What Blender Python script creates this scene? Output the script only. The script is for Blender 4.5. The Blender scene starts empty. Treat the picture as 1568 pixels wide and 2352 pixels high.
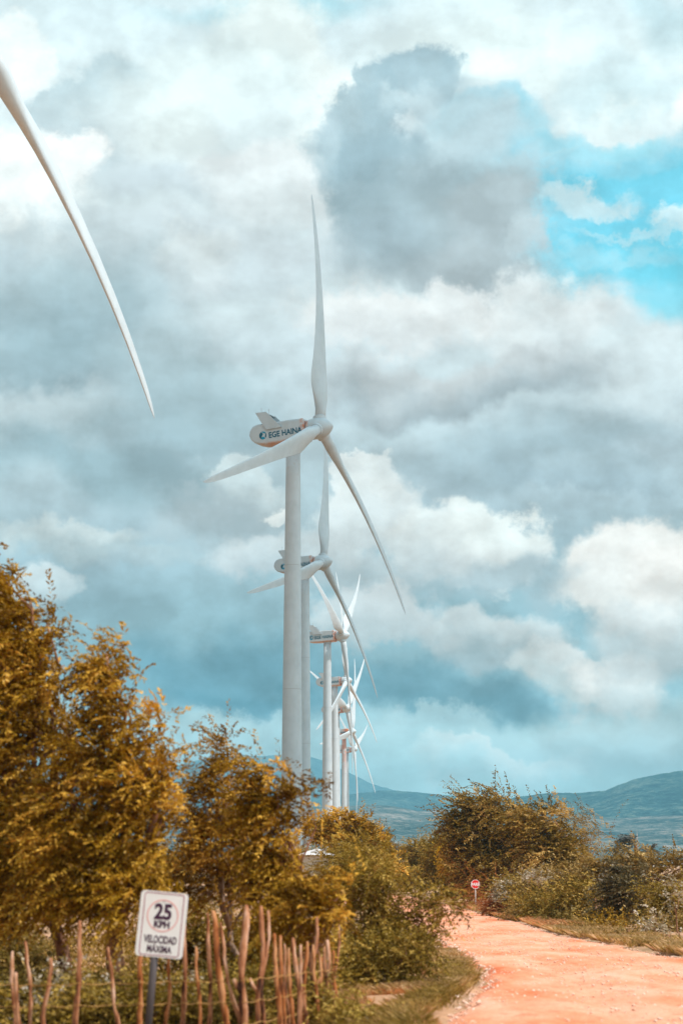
import bpy, bmesh, math, random
import numpy as np
from mathutils import Matrix, Vector

# ------------------------------------------------------------------ camera
F_PX = 4500.0                      # focal length in pixels of a 1568 x 2352 picture
PITCH = math.atan((1983 - 1176) / F_PX)
CAM_Z = 2.0
scene = bpy.context.scene
COL = scene.collection
cam_data = bpy.data.cameras.new("camera")
cam = bpy.data.objects.new("camera", cam_data)
COL.objects.link(cam)
cam.location = (0, 0, CAM_Z)
cam.rotation_euler = (math.pi / 2 + PITCH, 0, 0)
cam_data.sensor_fit = 'VERTICAL'
cam_data.sensor_height = 36.0
cam_data.sensor_width = 24.0
cam_data.lens = F_PX / 2352 * 36
cam_data.clip_start = 0.1
cam_data.clip_end = 60000
cam_data.dof.use_dof = True
cam_data.dof.focus_distance = 300
cam_data.dof.aperture_fstop = 1.9
scene.camera = cam

scene.view_settings.view_transform = 'Standard'
scene.view_settings.look = 'None'
scene.view_settings.exposure = 0.1
scene.view_settings.gamma = 1
scene.cycles.use_denoising = True
scene.cycles.max_bounces = 6
scene.cycles.diffuse_bounces = 3
scene.cycles.transmission_bounces = 3
scene.cycles.volume_bounces = 0
scene.cycles.transparent_max_bounces = 4
scene.cycles.sample_clamp_indirect = 4

# ------------------------------------------------------------------ sun
SUN = Vector((0.80, -0.40, 0)).normalized()
SUN_EL = math.radians(58)
SUN_DIR = Vector((SUN.x * math.cos(SUN_EL), SUN.y * math.cos(SUN_EL), math.sin(SUN_EL)))
sd = bpy.data.lights.new("sun", 'SUN')
sd.energy = 4.0
sd.angle = math.radians(0.5)
sd.color = (1.0, 0.96, 0.92)
so = bpy.data.objects.new("sun", sd)
so.rotation_euler = SUN_DIR.to_track_quat('Z', 'Y').to_euler()
so.location = (30, -20, 60)
COL.objects.link(so)

# ------------------------------------------------------------------ geometry of sight
def s2l(c):
    return tuple((v / 255 / 12.92) if v / 255 <= 0.04045 else ((v / 255 + 0.055) / 1.055) ** 2.4 for v in c)

def ray(px, py):
    a = (px - 784) / F_PX
    b = -(py - 1176) / F_PX
    return Vector((a, math.cos(PITCH) - b * math.sin(PITCH), math.sin(PITCH) + b * math.cos(PITCH)))

def at(px, py, y):
    r = ray(px, py)
    return Vector((r.x / r.y * y, y, CAM_Z + r.z / r.y * y))

def gz(x, y):
    t = min(max((y - 20) / 110, 0), 1)
    return -1.0 * t * t * (3 - 2 * t) - .22 * min(max((.9 - x) / 1.2, 0), 1) * min(max((33 - y) / 6, 0), 1)

def foot(px, y):
    p = at(px, 2000, y)
    return Vector((p.x, y, gz(p.x, y)))

# ------------------------------------------------------------------ world: sky with clouds
STR = 0.12
world = bpy.data.worlds.new("World")
scene.world = world
world.use_nodes = True
nt = world.node_tree
nt.nodes.clear()
def N(t, **k):
    n = nt.nodes.new(t)
    for a, b in k.items():
        setattr(n, a, b)
    return n
def L(a, b):
    nt.links.new(a, b)
def M(op, a, b=None, c=None, clamp=False):
    n = N('ShaderNodeMath', operation=op, use_clamp=clamp)
    for i, v in enumerate((a, b, c)):
        if v is None: continue
        if isinstance(v, (int, float)): n.inputs[i].default_value = v
        else: L(v, n.inputs[i])
    return n.outputs[0]
out = N('ShaderNodeOutputWorld')
bg = N('ShaderNodeBackground')
bg.inputs['Strength'].default_value = STR
L(bg.outputs[0], out.inputs[0])
sky = N('ShaderNodeTexSky', sky_type='NISHITA')
sky.sun_disc = False
sky.sun_elevation = SUN_EL
sky.sun_rotation = math.atan2(SUN.x, SUN.y)
sky.air_density = 1.0
sky.dust_density = 0.6
sky.ozone_density = 1.0
tc = N('ShaderNodeTexCoord')
sep = N('ShaderNodeSeparateXYZ')
L(tc.outputs['Generated'], sep.inputs[0])
az = M('ARCTAN2', sep.outputs[0], sep.outputs[1])
el = M('ARCSINE', sep.outputs[2])
uv = N('ShaderNodeCombineXYZ')
L(az, uv.inputs[0]); L(el, uv.inputs[1])
base_uv = uv.outputs[0]                    # azimuth, elevation in radians

def noise(scale, detail, rough, z=0.0, squash=(1, 1)):
    m = N('ShaderNodeMapping')
    m.inputs['Scale'].default_value = (scale * squash[0], scale * squash[1], 1)
    m.inputs['Location'].default_value = (z * 3.1, z * 1.7, z)
    L(base_uv, m.inputs['Vector'])
    n = N('ShaderNodeTexNoise')
    n.inputs['Scale'].default_value = 1.0
    n.inputs['Detail'].default_value = detail
    n.inputs['Roughness'].default_value = rough
    L(m.outputs[0], n.inputs['Vector'])
    return n
def VM(op, a, b):
    n = N('ShaderNodeVectorMath', operation=op)
    for i, v in enumerate((a, b)):
        if isinstance(v, (tuple, float)):
            n.inputs[i].default_value = v if isinstance(v, tuple) else (v, v, v)
        else: L(v, n.inputs[i])
    return n.outputs[0]
def warped(scale, detail, rough, amp, z):
    n = noise(scale, detail, rough, z)
    d = VM('SUBTRACT', n.outputs['Color'], (0.5, 0.5, 0.5))
    d = VM('MULTIPLY', d, (amp, amp, 0.0))
    return VM('ADD', base_uv, d)
W_HARD = warped(17, 9, 0.62, 0.078, 1.3)     # billowy edge
W_SOFT = warped(11, 6, 0.55, 0.10, 4.1)      # soft edge
W_WISP = None
def mixc(fac, a, b):
    n = N('ShaderNodeMix', data_type='RGBA', blend_type='MIX')
    if isinstance(fac, (int, float)): n.inputs['Factor'].default_value = fac
    else: L(fac, n.inputs['Factor'])
    for s, v in (('A', a), ('B', b)):
        i = [q for q in n.inputs if q.name == s and q.type == 'RGBA'][0]
        if isinstance(v, tuple): i.default_value = (*v, 1)
        else: L(v, i)
    return [q for q in n.outputs if q.type == 'RGBA'][0]
def scol(c):
    l = s2l(c)
    return tuple(v / STR for v in l)
def maprange(v, a, b, c, d, smooth=True):
    n = N('ShaderNodeMapRange', interpolation_type='SMOOTHSTEP' if smooth else 'LINEAR')
    n.inputs[1].default_value = a; n.inputs[2].default_value = b
    n.inputs[3].default_value = c; n.inputs[4].default_value = d
    L(v, n.inputs[0])
    return n.outputs[0]
# base veil of high cloud over the Nishita blue, by elevation
ramp = N('ShaderNodeValToRGB')
els = [(-0.2, (150, 175, 185)), (0.0, (170, 206, 216)), (0.035, (178, 216, 226)), (0.06, (184, 217, 225)), (0.085, (160, 200, 213)),
       (0.13, (158, 192, 204)), (0.18, (182, 205, 214)), (0.26, (205, 219, 224)), (0.34, (212, 225, 229)), (0.40, (220, 234, 238)), (0.46, (214, 232, 238)), (0.8, (205, 222, 230)), (1.5, (190, 214, 226))]
emin, emax = -0.2, 1.5
while len(ramp.color_ramp.elements) < len(els): ramp.color_ramp.elements.new(0.5)
for e, (v, c) in zip(ramp.color_ramp.elements, els):
    e.position = (v - emin) / (emax - emin); e.color = (*s2l(c), 1)
L(maprange(el, emin, emax, 0, 1, False), ramp.inputs[0])
sc_ = N('ShaderNodeVectorMath', operation='SCALE'); sc_.inputs['Scale'].default_value = 1 / STR
L(ramp.outputs[0], sc_.inputs[0])
veil = noise(7, 6, 0.55, 7.7, (1, 2.2))
vf = maprange(veil.outputs[0], 0.3, 0.62, 0.93, 1.0)
cur = mixc(vf, sky.outputs[0], sc_.outputs[0])

BLUE = (126, 209, 231)
# (px, py, rx, ry, colour at top, colour at bottom, softness 0..1, opacity, kind)
CLOUDS = [
 (620,15,330,60,(160,210,224),(190,222,230),.9,.8,'s'),
 (1180,150,480,150,(228,241,242),(228,240,241),.9,.9,'s'),
 (1520,50,110,80,(196,222,230),(205,226,232),.9,.8,'s'),
 # blue gap
 (1440,400,330,125,(120,208,230),BLUE,.7,.9,'s'),
 (1200,300,180,40,(126,208,229),(140,212,230),.9,.75,'s'),
 (1440,590,240,150,BLUE,(130,210,229),.6,.92,'s'),
 (1530,700,130,110,(125,208,228),(140,212,228),.7,.8,'s'),
 (1130,287,120,42,(120,203,226),(140,210,226),.7,.85,'s'),
 (1400,285,110,30,(150,215,230),(150,215,230),.8,.6,'s'),
 (1360,470,120,42,(206,229,236),(198,224,232),.6,.95,'h'),
 (1180,345,80,60,(190,216,225),(190,214,222),.8,.9,'s'),
 (1545,520,100,38,(214,233,238),(200,226,234),.6,.9,'h'),
 (1380,610,230,26,(172,218,231),(168,216,230),.9,.7,'h'),
 (1450,560,150,14,(196,226,235),(186,222,233),.9,.7,'h'),
 (1330,365,120,12,(186,222,232),(176,218,230),.9,.7,'h'),
 (1330,700,260,40,(170,214,228),(170,214,228),.9,.6,'s'),
 (1400,340,150,22,(165,215,230),(165,215,230),.9,.5,'s'),
 # upper right bank
 (1400,215,220,90,(214,231,236),(205,226,232),.6,.8,'h'),
 (1560,225,70,45,(240,246,247),(228,240,242),.7,.9,'s'),
 # upper left cumulus
 (30,190,118,135,(236,244,245),(214,230,235),.25,.9,'h'),
 (20,150,90,90,(244,249,250),(230,240,243),.9,.8,'s'),
 (650,130,150,160,(233,243,243),(232,241,241),.5,.95,'h'),
 (250,260,110,150,(196,216,223),(190,208,216),.25,.85,'h'),
 (480,270,320,190,(222,235,237),(214,226,230),.45,.95,'h'),
 (390,230,140,110,(233,243,243),(226,237,239),.9,.8,'s'),
 (730,250,100,110,(238,246,246),(232,241,241),.8,.9,'s'),
 (60,440,190,160,(246,251,251),(238,245,246),.5,.95,'h'),
 (190,385,80,70,(250,253,253),(246,250,250),.5,.9,'h'),
 (400,380,230,75,(204,217,223),(200,213,219),.8,.85,'s'),
 (620,440,200,110,(230,236,238),(216,225,228),.5,.85,'h'),
 (560,560,330,140,(210,221,226),(200,213,219),.7,.8,'s'),
 (60,600,280,120,(206,220,225),(186,204,212),.6,.9,'h'),
 (430,610,120,90,(222,231,233),(208,219,224),.5,.8,'h'),
 (140,740,330,150,(182,202,209),(156,182,192),.7,.9,'s'),
 (90,840,240,60,(164,188,197),(158,184,194),.6,.8,'s'),
 (450,880,270,110,(176,196,203),(160,185,195),.7,.9,'s'),
 # big grey cloud
 (1110,330,180,110,(196,215,222),(188,209,217),.75,.9,'s'),
 (1175,420,120,110,(186,208,216),(184,203,210),.6,.9,'h'),
 (980,165,110,66,(168,194,205),(172,196,206),.45,.9,'h'),
 (1045,165,55,45,(172,198,208),(178,202,211),.5,.7,'h'),
 (1010,235,90,60,(178,201,210),(180,203,212),.8,.7,'s'),
 (890,215,70,60,(172,197,207),(168,193,203),.3,.85,'h'),
 (810,300,110,80,(174,197,206),(164,189,199),.35,.9,'h'),
 (850,430,150,150,(164,188,198),(160,183,192),.45,.92,'h'),
 (1000,500,250,150,(172,192,200),(170,187,194),.55,.92,'h'),
 (1150,520,130,130,(184,199,205),(176,191,198),.4,.9,'h'),
 (1090,630,190,75,(178,192,198),(172,187,194),.5,.9,'h'),
 (890,560,150,110,(168,188,197),(166,184,192),.7,.8,'s'),
 (960,240,70,40,(204,222,228),(192,212,220),.8,.8,'h'),
 (1010,205,34,26,(196,215,222),(188,208,216),.8,.6,'h'),
 (1250,560,40,60,(196,211,217),(190,206,213),.7,.8,'h'),
 # bright bank under it
 (860,760,230,90,(226,230,231),(214,221,224),.5,.9,'h'),
 (1230,740,180,100,(222,229,231),(212,222,226),.5,.9,'h'),
 (1060,700,130,60,(232,236,237),(222,228,230),.6,.8,'h'),
 (1460,900,200,120,(214,226,230),(204,219,225),.6,.9,'s'),
 (1050,885,330,70,(198,207,211),(166,183,191),.5,.9,'s'),
 (1180,1040,360,80,(180,200,208),(170,194,204),.7,.9,'s'),
 (1300,1075,210,50,(176,198,207),(168,192,203),.4,.7,'h'),
 # left middle
 (110,950,200,62,(196,212,218),(176,198,206),.5,.85,'h'),
 (420,950,330,80,(170,192,200),(160,186,196),.8,.8,'s'),
 (730,330,60,80,(190,209,217),(180,201,209),.6,.7,'h'),
 (250,1060,380,100,(160,187,197),(160,188,198),.8,.85,'s'),
 (560,1110,80,60,(212,226,230),(190,209,216),.35,.9,'h'),
 (520,1190,170,60,(188,207,215),(176,198,207),.5,.8,'h'),
 (615,1155,46,30,(238,246,247),(222,233,236),.4,.9,'h'),
 (830,1090,82,62,(228,237,239),(214,227,231),.25,.95,'h'),
 (830,1190,130,110,(224,233,235),(208,221,226),.35,.9,'h'),
 (640,1270,150,60,(208,221,226),(188,206,214),.5,.85,'h'),
 (1010,1260,150,85,(226,236,238),(204,218,223),.35,.92,'h'),
 (1130,1245,125,90,(230,240,241),(208,221,226),.3,.92,'h'),
 (900,1330,230,60,(196,211,217),(176,198,207),.7,.8,'s'),
 (170,1210,200,52,(206,221,225),(176,199,207),.45,.85,'h'),
 (330,1270,180,40,(186,206,213),(168,193,203),.6,.7,'h'),
 (100,1340,90,70,(206,222,228),(186,208,216),.35,.85,'h'),
 (1460,1310,190,120,(236,240,240),(222,230,232),.35,.95,'h'),
 (1540,1370,120,120,(238,241,241),(216,226,229),.6,.9,'h'),
 (1180,1390,200,60,(172,196,206),(168,193,203),.7,.8,'s'),
 (880,1430,170,70,(204,216,221),(186,204,211),.4,.85,'h'),
 (1000,1470,120,40,(192,209,216),(178,200,208),.6,.7,'h'),
 (1150,1490,170,85,(204,218,223),(170,196,206),.45,.9,'h'),
 (1300,1550,110,80,(212,224,228),(190,210,216),.4,.9,'h'),
 (1420,1580,140,90,(226,233,235),(194,212,218),.4,.95,'h'),
 (1520,1500,120,80,(204,217,222),(188,206,213),.6,.8,'s'),
 # dark teal band
 (480,1560,420,120,(134,178,194),(122,171,189),.8,.85,'s'),
 (1010,1600,330,62,(138,180,195),(124,171,188),.7,.85,'s'),
 (560,1640,330,40,(120,170,188),(116,166,185),.7,.7,'s'),
 (520,1720,330,62,(180,212,221),(176,212,222),.5,.9,'h'),
 (1000,1710,300,50,(180,211,220),(180,214,223),.5,.8,'h'),
 (1180,1755,190,42,(206,225,230),(184,216,225),.35,.8,'h'),
 (1400,1690,260,70,(190,215,222),(180,212,222),.6,.8,'s'),
]
def uvof(px, py):
    r = ray(px, py).normalized()
    return math.atan2(r.x, r.y), math.asin(r.z)
for (px, py, rx, ry, ct, cb, soft, op, kind) in CLOUDS:
    u, v = uvof(px, py)
    w = W_HARD if kind == 'h' else W_SOFT
    rx *= 1.18; ry *= 1.18
    ch = N('ShaderNodeVectorMath', operation='MULTIPLY_ADD')   # evaluate the clouds one after the other
    L(cur, ch.inputs[0]); ch.inputs[1].default_value = (1e-12, 1e-12, 1e-12); L(w, ch.inputs[2])
    d = VM('SUBTRACT', ch.outputs[0], (u, v, 0.0))
    d = VM('MULTIPLY', d, (F_PX / rx / max(0.05, math.cos(v)) * math.cos(v), F_PX / ry, 0.0))
    ln = N('ShaderNodeVectorMath', operation='LENGTH'); L(d, ln.inputs[0])
    mask = maprange(ln.outputs['Value'], 1.0, 1.0 - max(soft, .12) * .95, 0.0, op)
    sp = N('ShaderNodeSeparateXYZ'); L(d, sp.inputs[0])
    g = maprange(sp.outputs[1], -0.75, 0.75, 0, 1)
    cur = mixc(mask, cur, mixc(g, scol(cb), scol(ct)))
# small scale modelling of the vapour
n1 = noise(30, 8, 0.6, 2.2, (1, 1.5))
n2 = noise(9, 6, 0.55, 9.2, (1, 1.7))
k = M('ADD', maprange(n1.outputs[0], 0.25, 0.75, -0.05, 0.05, False), maprange(n2.outputs[0], 0.25, 0.75, -0.10, 0.10, False))
# relief: vapour lit from the upper right, by comparing the noise with itself a little further on
def nz(off):
    m = N('ShaderNodeMapping'); m.inputs['Scale'].default_value = (15, 19, 1); m.inputs['Location'].default_value = (off[0] * 15 + 3, off[1] * 19, 5.5)
    L(base_uv, m.inputs['Vector']); n = N('ShaderNodeTexNoise'); n.inputs['Scale'].default_value = 1; n.inputs['Detail'].default_value = 7; n.inputs['Roughness'].default_value = .56
    L(m.outputs[0], n.inputs['Vector']); return n.outputs[0]
rel = M('MULTIPLY', M('SUBTRACT', nz((0, 0)), nz((.006, .012))), 1.15)
rel = M('MINIMUM', M('MAXIMUM', rel, -0.13), 0.12)
k = M('ADD', k, rel)
k = M('ADD', k, 1.05)
gm0 = N('ShaderNodeVectorMath', operation='SCALE'); gm0.inputs['Scale'].default_value = STR / .88; L(cur, gm0.inputs[0])
gm = N('ShaderNodeGamma'); gm.inputs[1].default_value = 1.16; L(gm0.outputs[0], gm.inputs[0])
gm1 = N('ShaderNodeVectorMath', operation='SCALE'); gm1.inputs['Scale'].default_value = .92 / STR; L(gm.outputs[0], gm1.inputs[0])
cur = VM('MULTIPLY', gm1.outputs[0], (.95, .995, .99))
# gain added to unseen sky to shade the towers: brighter sunward/right, dimmer left
dt = N('ShaderNodeVectorMath', operation='DOT_PRODUCT'); L(tc.outputs['Generated'], dt.inputs[0]); dt.inputs[1].default_value = SUN_DIR
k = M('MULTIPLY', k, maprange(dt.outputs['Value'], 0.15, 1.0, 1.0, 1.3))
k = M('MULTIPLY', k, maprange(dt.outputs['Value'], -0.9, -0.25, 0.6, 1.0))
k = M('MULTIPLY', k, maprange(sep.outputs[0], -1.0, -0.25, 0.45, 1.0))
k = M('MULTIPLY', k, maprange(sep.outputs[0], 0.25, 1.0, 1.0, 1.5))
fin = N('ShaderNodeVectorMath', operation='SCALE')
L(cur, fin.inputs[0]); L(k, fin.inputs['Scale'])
# clear air above the haze layer: distant clouds are seen through kilometres of haze, so they are brighter in themselves
tr = N('ShaderNodeValToRGB')
tpts = [(0.0, .50), (.042, .50), (.083, .52), (.133, .62), (.193, .735), (.27, .81), (.345, .85), (.41, .865), (1.0, 1.0)]
while len(tr.color_ramp.elements) < len(tpts): tr.color_ramp.elements.new(0.5)
for e, (v, c) in zip(tr.color_ramp.elements, tpts): e.position = v; e.color = (c, c, c, 1)
L(el, tr.inputs[0])
Tn = M('MULTIPLY', tr.outputs[0], 1.0)
iv = M('SUBTRACT', 1.0, Tn)
sv = N('ShaderNodeVectorMath', operation='SCALE'); sv.inputs[0].default_value = tuple(q / 1.07 / STR for q in (.285, .655, .835)); L(iv, sv.inputs['Scale'])
sb = VM('SUBTRACT', fin.outputs[0], sv.outputs[0])
dv = N('ShaderNodeVectorMath', operation='SCALE'); L(sb, dv.inputs[0]); L(M('DIVIDE', 1.0, Tn), dv.inputs['Scale'])
fin2 = VM('MAXIMUM', dv.outputs[0], (.05, .05, .05))
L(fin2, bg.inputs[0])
world.cycles.sampling_method = 'MANUAL'
world.cycles.sample_map_resolution = 512

# ------------------------------------------------------------------ helpers
MATS = {}
def new_mat(name):
    m = bpy.data.materials.new(name); m.use_nodes = True
    t = m.node_tree; t.nodes.clear()
    o = t.nodes.new('ShaderNodeOutputMaterial')
    return m, t, o
def pn(t, typ, **k):
    n = t.nodes.new(typ)
    for a, b in k.items(): setattr(n, a, b)
    return n
def ramp_node(t, stops):
    r = pn(t, 'ShaderNodeValToRGB')
    while len(r.color_ramp.elements) < len(stops): r.color_ramp.elements.new(0.5)
    for e, (p, c) in zip(r.color_ramp.elements, stops):
        e.position = p; e.color = (*c, 1)
    return r
def noise_node(t, scale, detail=4, rough=.55, coord='Object', stretch=None):
    c = pn(t, 'ShaderNodeTexCoord'); n = pn(t, 'ShaderNodeTexNoise')
    n.inputs['Scale'].default_value = scale; n.inputs['Detail'].default_value = detail; n.inputs['Roughness'].default_value = rough
    if stretch:
        m = pn(t, 'ShaderNodeMapping'); m.inputs['Scale'].default_value = stretch
        t.links.new(c.outputs[coord], m.inputs[0]); t.links.new(m.outputs[0], n.inputs['Vector'])
    else: t.links.new(c.outputs[coord], n.inputs['Vector'])
    return n
def simple(name, stops, scale=3, rough=.8, bump=0, bscale=None, metallic=0, stretch=None, detail=5, bdist=.02, coord='Object'):
    m, t, o = new_mat(name)
    b = pn(t, 'ShaderNodeBsdfPrincipled'); b.inputs['Roughness'].default_value = rough; b.inputs['Metallic'].default_value = metallic
    b.inputs['Specular IOR Level'].default_value = .3
    n = noise_node(t, scale, detail, .6, coord, stretch)
    r = ramp_node(t, stops)
    t.links.new(n.outputs[0], r.inputs[0]); t.links.new(r.outputs[0], b.inputs['Base Color'])
    if bump:
        n2 = noise_node(t, bscale or scale * 4, 5, .6, coord, stretch)
        bp = pn(t, 'ShaderNodeBump'); bp.inputs['Strength'].default_value = bump; bp.inputs['Distance'].default_value = bdist
        t.links.new(n2.outputs[0], bp.inputs['Height']); t.links.new(bp.outputs[0], b.inputs['Normal'])
    t.links.new(b.outputs[0], o.inputs[0])
    MATS[name] = m
    return m

def leaf_mat(name, c0, c1, c2, trans=.35, gloss=.0):
    """leaf colours picked per spray from the float attribute 'tint'"""
    m, t, o = new_mat(name)
    a = pn(t, 'ShaderNodeAttribute', attribute_name='tint')
    r = ramp_node(t, [(0, c0), (.5, c1), (1, c2)])
    t.links.new(a.outputs['Fac'], r.inputs[0])
    d = pn(t, 'ShaderNodeBsdfDiffuse'); tr = pn(t, 'ShaderNodeBsdfTranslucent')
    t.links.new(r.outputs[0], d.inputs[0]); t.links.new(r.outputs[0], tr.inputs[0])
    mx = pn(t, 'ShaderNodeMixShader'); mx.inputs[0].default_value = trans
    t.links.new(d.outputs[0], mx.inputs[1]); t.links.new(tr.outputs[0], mx.inputs[2])
    last = mx
    if gloss:
        g = pn(t, 'ShaderNodeBsdfGlossy'); g.inputs['Roughness'].default_value = .45
        g.inputs[0].default_value = (1, .95, .9, 1)
        m2 = pn(t, 'ShaderNodeMixShader'); m2.inputs[0].default_value = gloss
        t.links.new(mx.outputs[0], m2.inputs[1]); t.links.new(g.outputs[0], m2.inputs[2]); last = m2
    t.links.new(last.outputs[0], o.inputs[0])
    MATS[name] = m
    return m

def mesh_obj(name, verts, faces, mat, parent=None, smooth=False, tint=None):
    me = bpy.data.meshes.new(name)
    if isinstance(verts, np.ndarray):
        nv = len(verts); me.vertices.add(nv); me.vertices.foreach_set('co', verts.astype(np.float32).ravel())
        f = np.asarray(faces, dtype=np.int32); k = f.shape[1]
        me.loops.add(f.size); me.loops.foreach_set('vertex_index', f.ravel())
        me.polygons.add(len(f)); me.polygons.foreach_set('loop_start', np.arange(0, f.size, k, dtype=np.int32))
        me.polygons.foreach_set('loop_total', np.full(len(f), k, dtype=np.int32))
        me.update(calc_edges=True)
    else:
        me.from_pydata(verts, [], faces); me.update()
    if tint is not None:
        at_ = me.attributes.new('tint', 'FLOAT', 'FACE'); at_.data.foreach_set('value', tint.astype(np.float32))
    if smooth: me.polygons.foreach_set('use_smooth', [True] * len(me.polygons))
    if mat: me.materials.append(mat)
    ob = bpy.data.objects.new(name, me); COL.objects.link(ob)
    if parent: ob.parent = parent
    return ob
def empty(name, loc=(0, 0, 0), rotz=0):
    o = bpy.data.objects.new(name, None); COL.objects.link(o); o.location = loc; o.rotation_euler = (0, 0, rotz)
    o.empty_display_size = .3
    return o
def tag(o, label=None, cat=None, group=None, kind=None):
    if label: o['label'] = label
    if cat: o['category'] = cat
    if group: o['group'] = group
    if kind: o['kind'] = kind
    return o

class MB:
    """collects shapes into one mesh"""
    def __init__(s): s.v = []; s.f = []
    def add(s, v, f):
        n = len(s.v); s.v += [tuple(p) for p in v]; s.f += [tuple(i + n for i in q) for q in f]
    def tube(s, pts, rad, seg=8, cap=True):
        pts = [Vector(p) for p in pts]; v = []; f = []
        if not isinstance(rad, (list, tuple)): rad = [rad] * len(pts)
        prev = None
        for i, p in enumerate(pts):
            d = (pts[min(i + 1, len(pts) - 1)] - pts[max(i - 1, 0)]).normalized()
            if prev is None:
                a = d.orthogonal().normalized()
            else:
                a = (prev - d * prev.dot(d)); a = a.normalized() if a.length > 1e-6 else d.orthogonal().normalized()
            prev = a; b = d.cross(a)
            for k in range(seg):
                t = 2 * math.pi * k / seg
                v.append(p + (a * math.cos(t) + b * math.sin(t)) * rad[i])
        for i in range(len(pts) - 1):
            for k in range(seg):
                f.append((i * seg + k, i * seg + (k + 1) % seg, (i + 1) * seg + (k + 1) % seg, (i + 1) * seg + k))
        if cap:
            f.append(tuple(range(seg))[::-1]); f.append(tuple((len(pts) - 1) * seg + k for k in range(seg)))
        s.add(v, f)
    def lathe(s, prof, seg=32, axis='Z', org=(0, 0, 0)):
        v = []; f = []
        for (r, h) in prof:
            for k in range(seg):
                t = 2 * math.pi * k / seg; a, b = r * math.cos(t), r * math.sin(t)
                v.append((org[0] + h, org[1] + a, org[2] + b) if axis == 'X' else (org[0] + a, org[1] + b, org[2] + h))
        for i in range(len(prof) - 1):
            for k in range(seg):
                f.append((i * seg + k, i * seg + (k + 1) % seg, (i + 1) * seg + (k + 1) % seg, (i + 1) * seg + k))
        f.append(tuple(range(seg))[::-1]); f.append(tuple((len(prof) - 1) * seg + k for k in range(seg)))
        s.add(v, f)
    def prism(s, poly, y0, y1, plane='XZ', inset=None):
        """polygon extruded; plane XZ -> along y; plane XY -> along z"""
        n = len(poly)
        P = (lambda a, b, h: (a, h, b)) if plane == 'XZ' else (lambda a, b, h: (a, b, h))
        v = [P(a, b, y0) for a, b in poly] + [P(a, b, y1) for a, b in poly]
        f = [tuple(range(n)), tuple(range(2 * n - 1, n - 1, -1))] + [(i, i + n, (i + 1) % n + n, (i + 1) % n) for i in range(n)]
        s.add(v, f)
    def box(s, c, h, rot=None):
        v = []
        for x in (-1, 1):
            for y in (-1, 1):
                for z in (-1, 1):
                    p = Vector((x * h[0], y * h[1], z * h[2]))
                    if rot is not None: p = rot @ p
                    v.append(p + Vector(c))
        s.add(v, [(0, 1, 3, 2), (4, 6, 7, 5), (0, 4, 5, 1), (2, 3, 7, 6), (0, 2, 6, 4), (1, 5, 7, 3)])
    def build(s, name, mat, parent=None, smooth=False, bevel=0, recalc=True):
        o = mesh_obj(name, s.v, s.f, mat, parent, smooth)
        bm = bmesh.new(); bm.from_mesh(o.data)
        if recalc: bmesh.ops.recalc_face_normals(bm, faces=bm.faces)
        if bevel:
            bmesh.ops.bevel(bm, geom=[e for e in bm.edges if len(e.link_faces) == 2 and e.calc_face_angle() > .5], offset=bevel, segments=2, affect='EDGES')
        bm.to_mesh(o.data); bm.free()
        if smooth: o.data.polygons.foreach_set('use_smooth', [True] * len(o.data.polygons))
        return o

def text_obj(name, body, size, mat, parent, loc, rot, bold=0.0, xs=1.0, extrude=.002, align='CENTER', spacing=1.0, fit=None):
    cu = bpy.data.curves.new(name, 'FONT'); cu.body = body; cu.size = size; cu.align_x = align
    cu.offset = bold; cu.extrude = extrude; cu.space_character = spacing; cu.resolution_u = 3
    tmp = bpy.data.objects.new(name + '_tmp', cu); COL.objects.link(tmp)
    dg = bpy.context.evaluated_depsgraph_get()
    me = bpy.data.meshes.new_from_object(tmp.evaluated_get(dg))
    bpy.data.objects.remove(tmp); bpy.data.curves.remove(cu)
    if fit:
        w = [v.co.x for v in me.vertices]; xs = fit / (max(w) - min(w)); me.transform(Matrix.Translation((-(max(w) + min(w)) / 2, 0, 0)))
    me.transform(Matrix.Diagonal((xs, 1, 1, 1)))
    me.materials.clear(); me.materials.append(mat)
    o = bpy.data.objects.new(name, me); COL.objects.link(o); o.parent = parent
    o.location = loc; o.rotation_euler = rot
    return o

# ------------------------------------------------------------------ smooth value noise in numpy
def vnoise(x, y, seed=0):
    rs = np.random.RandomState(seed); tab = rs.rand(256, 256)
    xi = np.floor(x).astype(int); yi = np.floor(y).astype(int); fx = x - xi; fy = y - yi
    fx = fx * fx * (3 - 2 * fx); fy = fy * fy * (3 - 2 * fy)
    g = lambda a, b: tab[a % 256, b % 256]
    return (g(xi, yi) * (1 - fx) + g(xi + 1, yi) * fx) * (1 - fy) + (g(xi, yi + 1) * (1 - fx) + g(xi + 1, yi + 1) * fx) * fy
def fbm(x, y, oct=5, seed=0):
    s = 0; a = .5
    for k in range(oct):
        s = s + a * vnoise(x * 2 ** k + 13.7 * k, y * 2 ** k + 7.1 * k, seed + k); a *= .5
    return s

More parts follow.
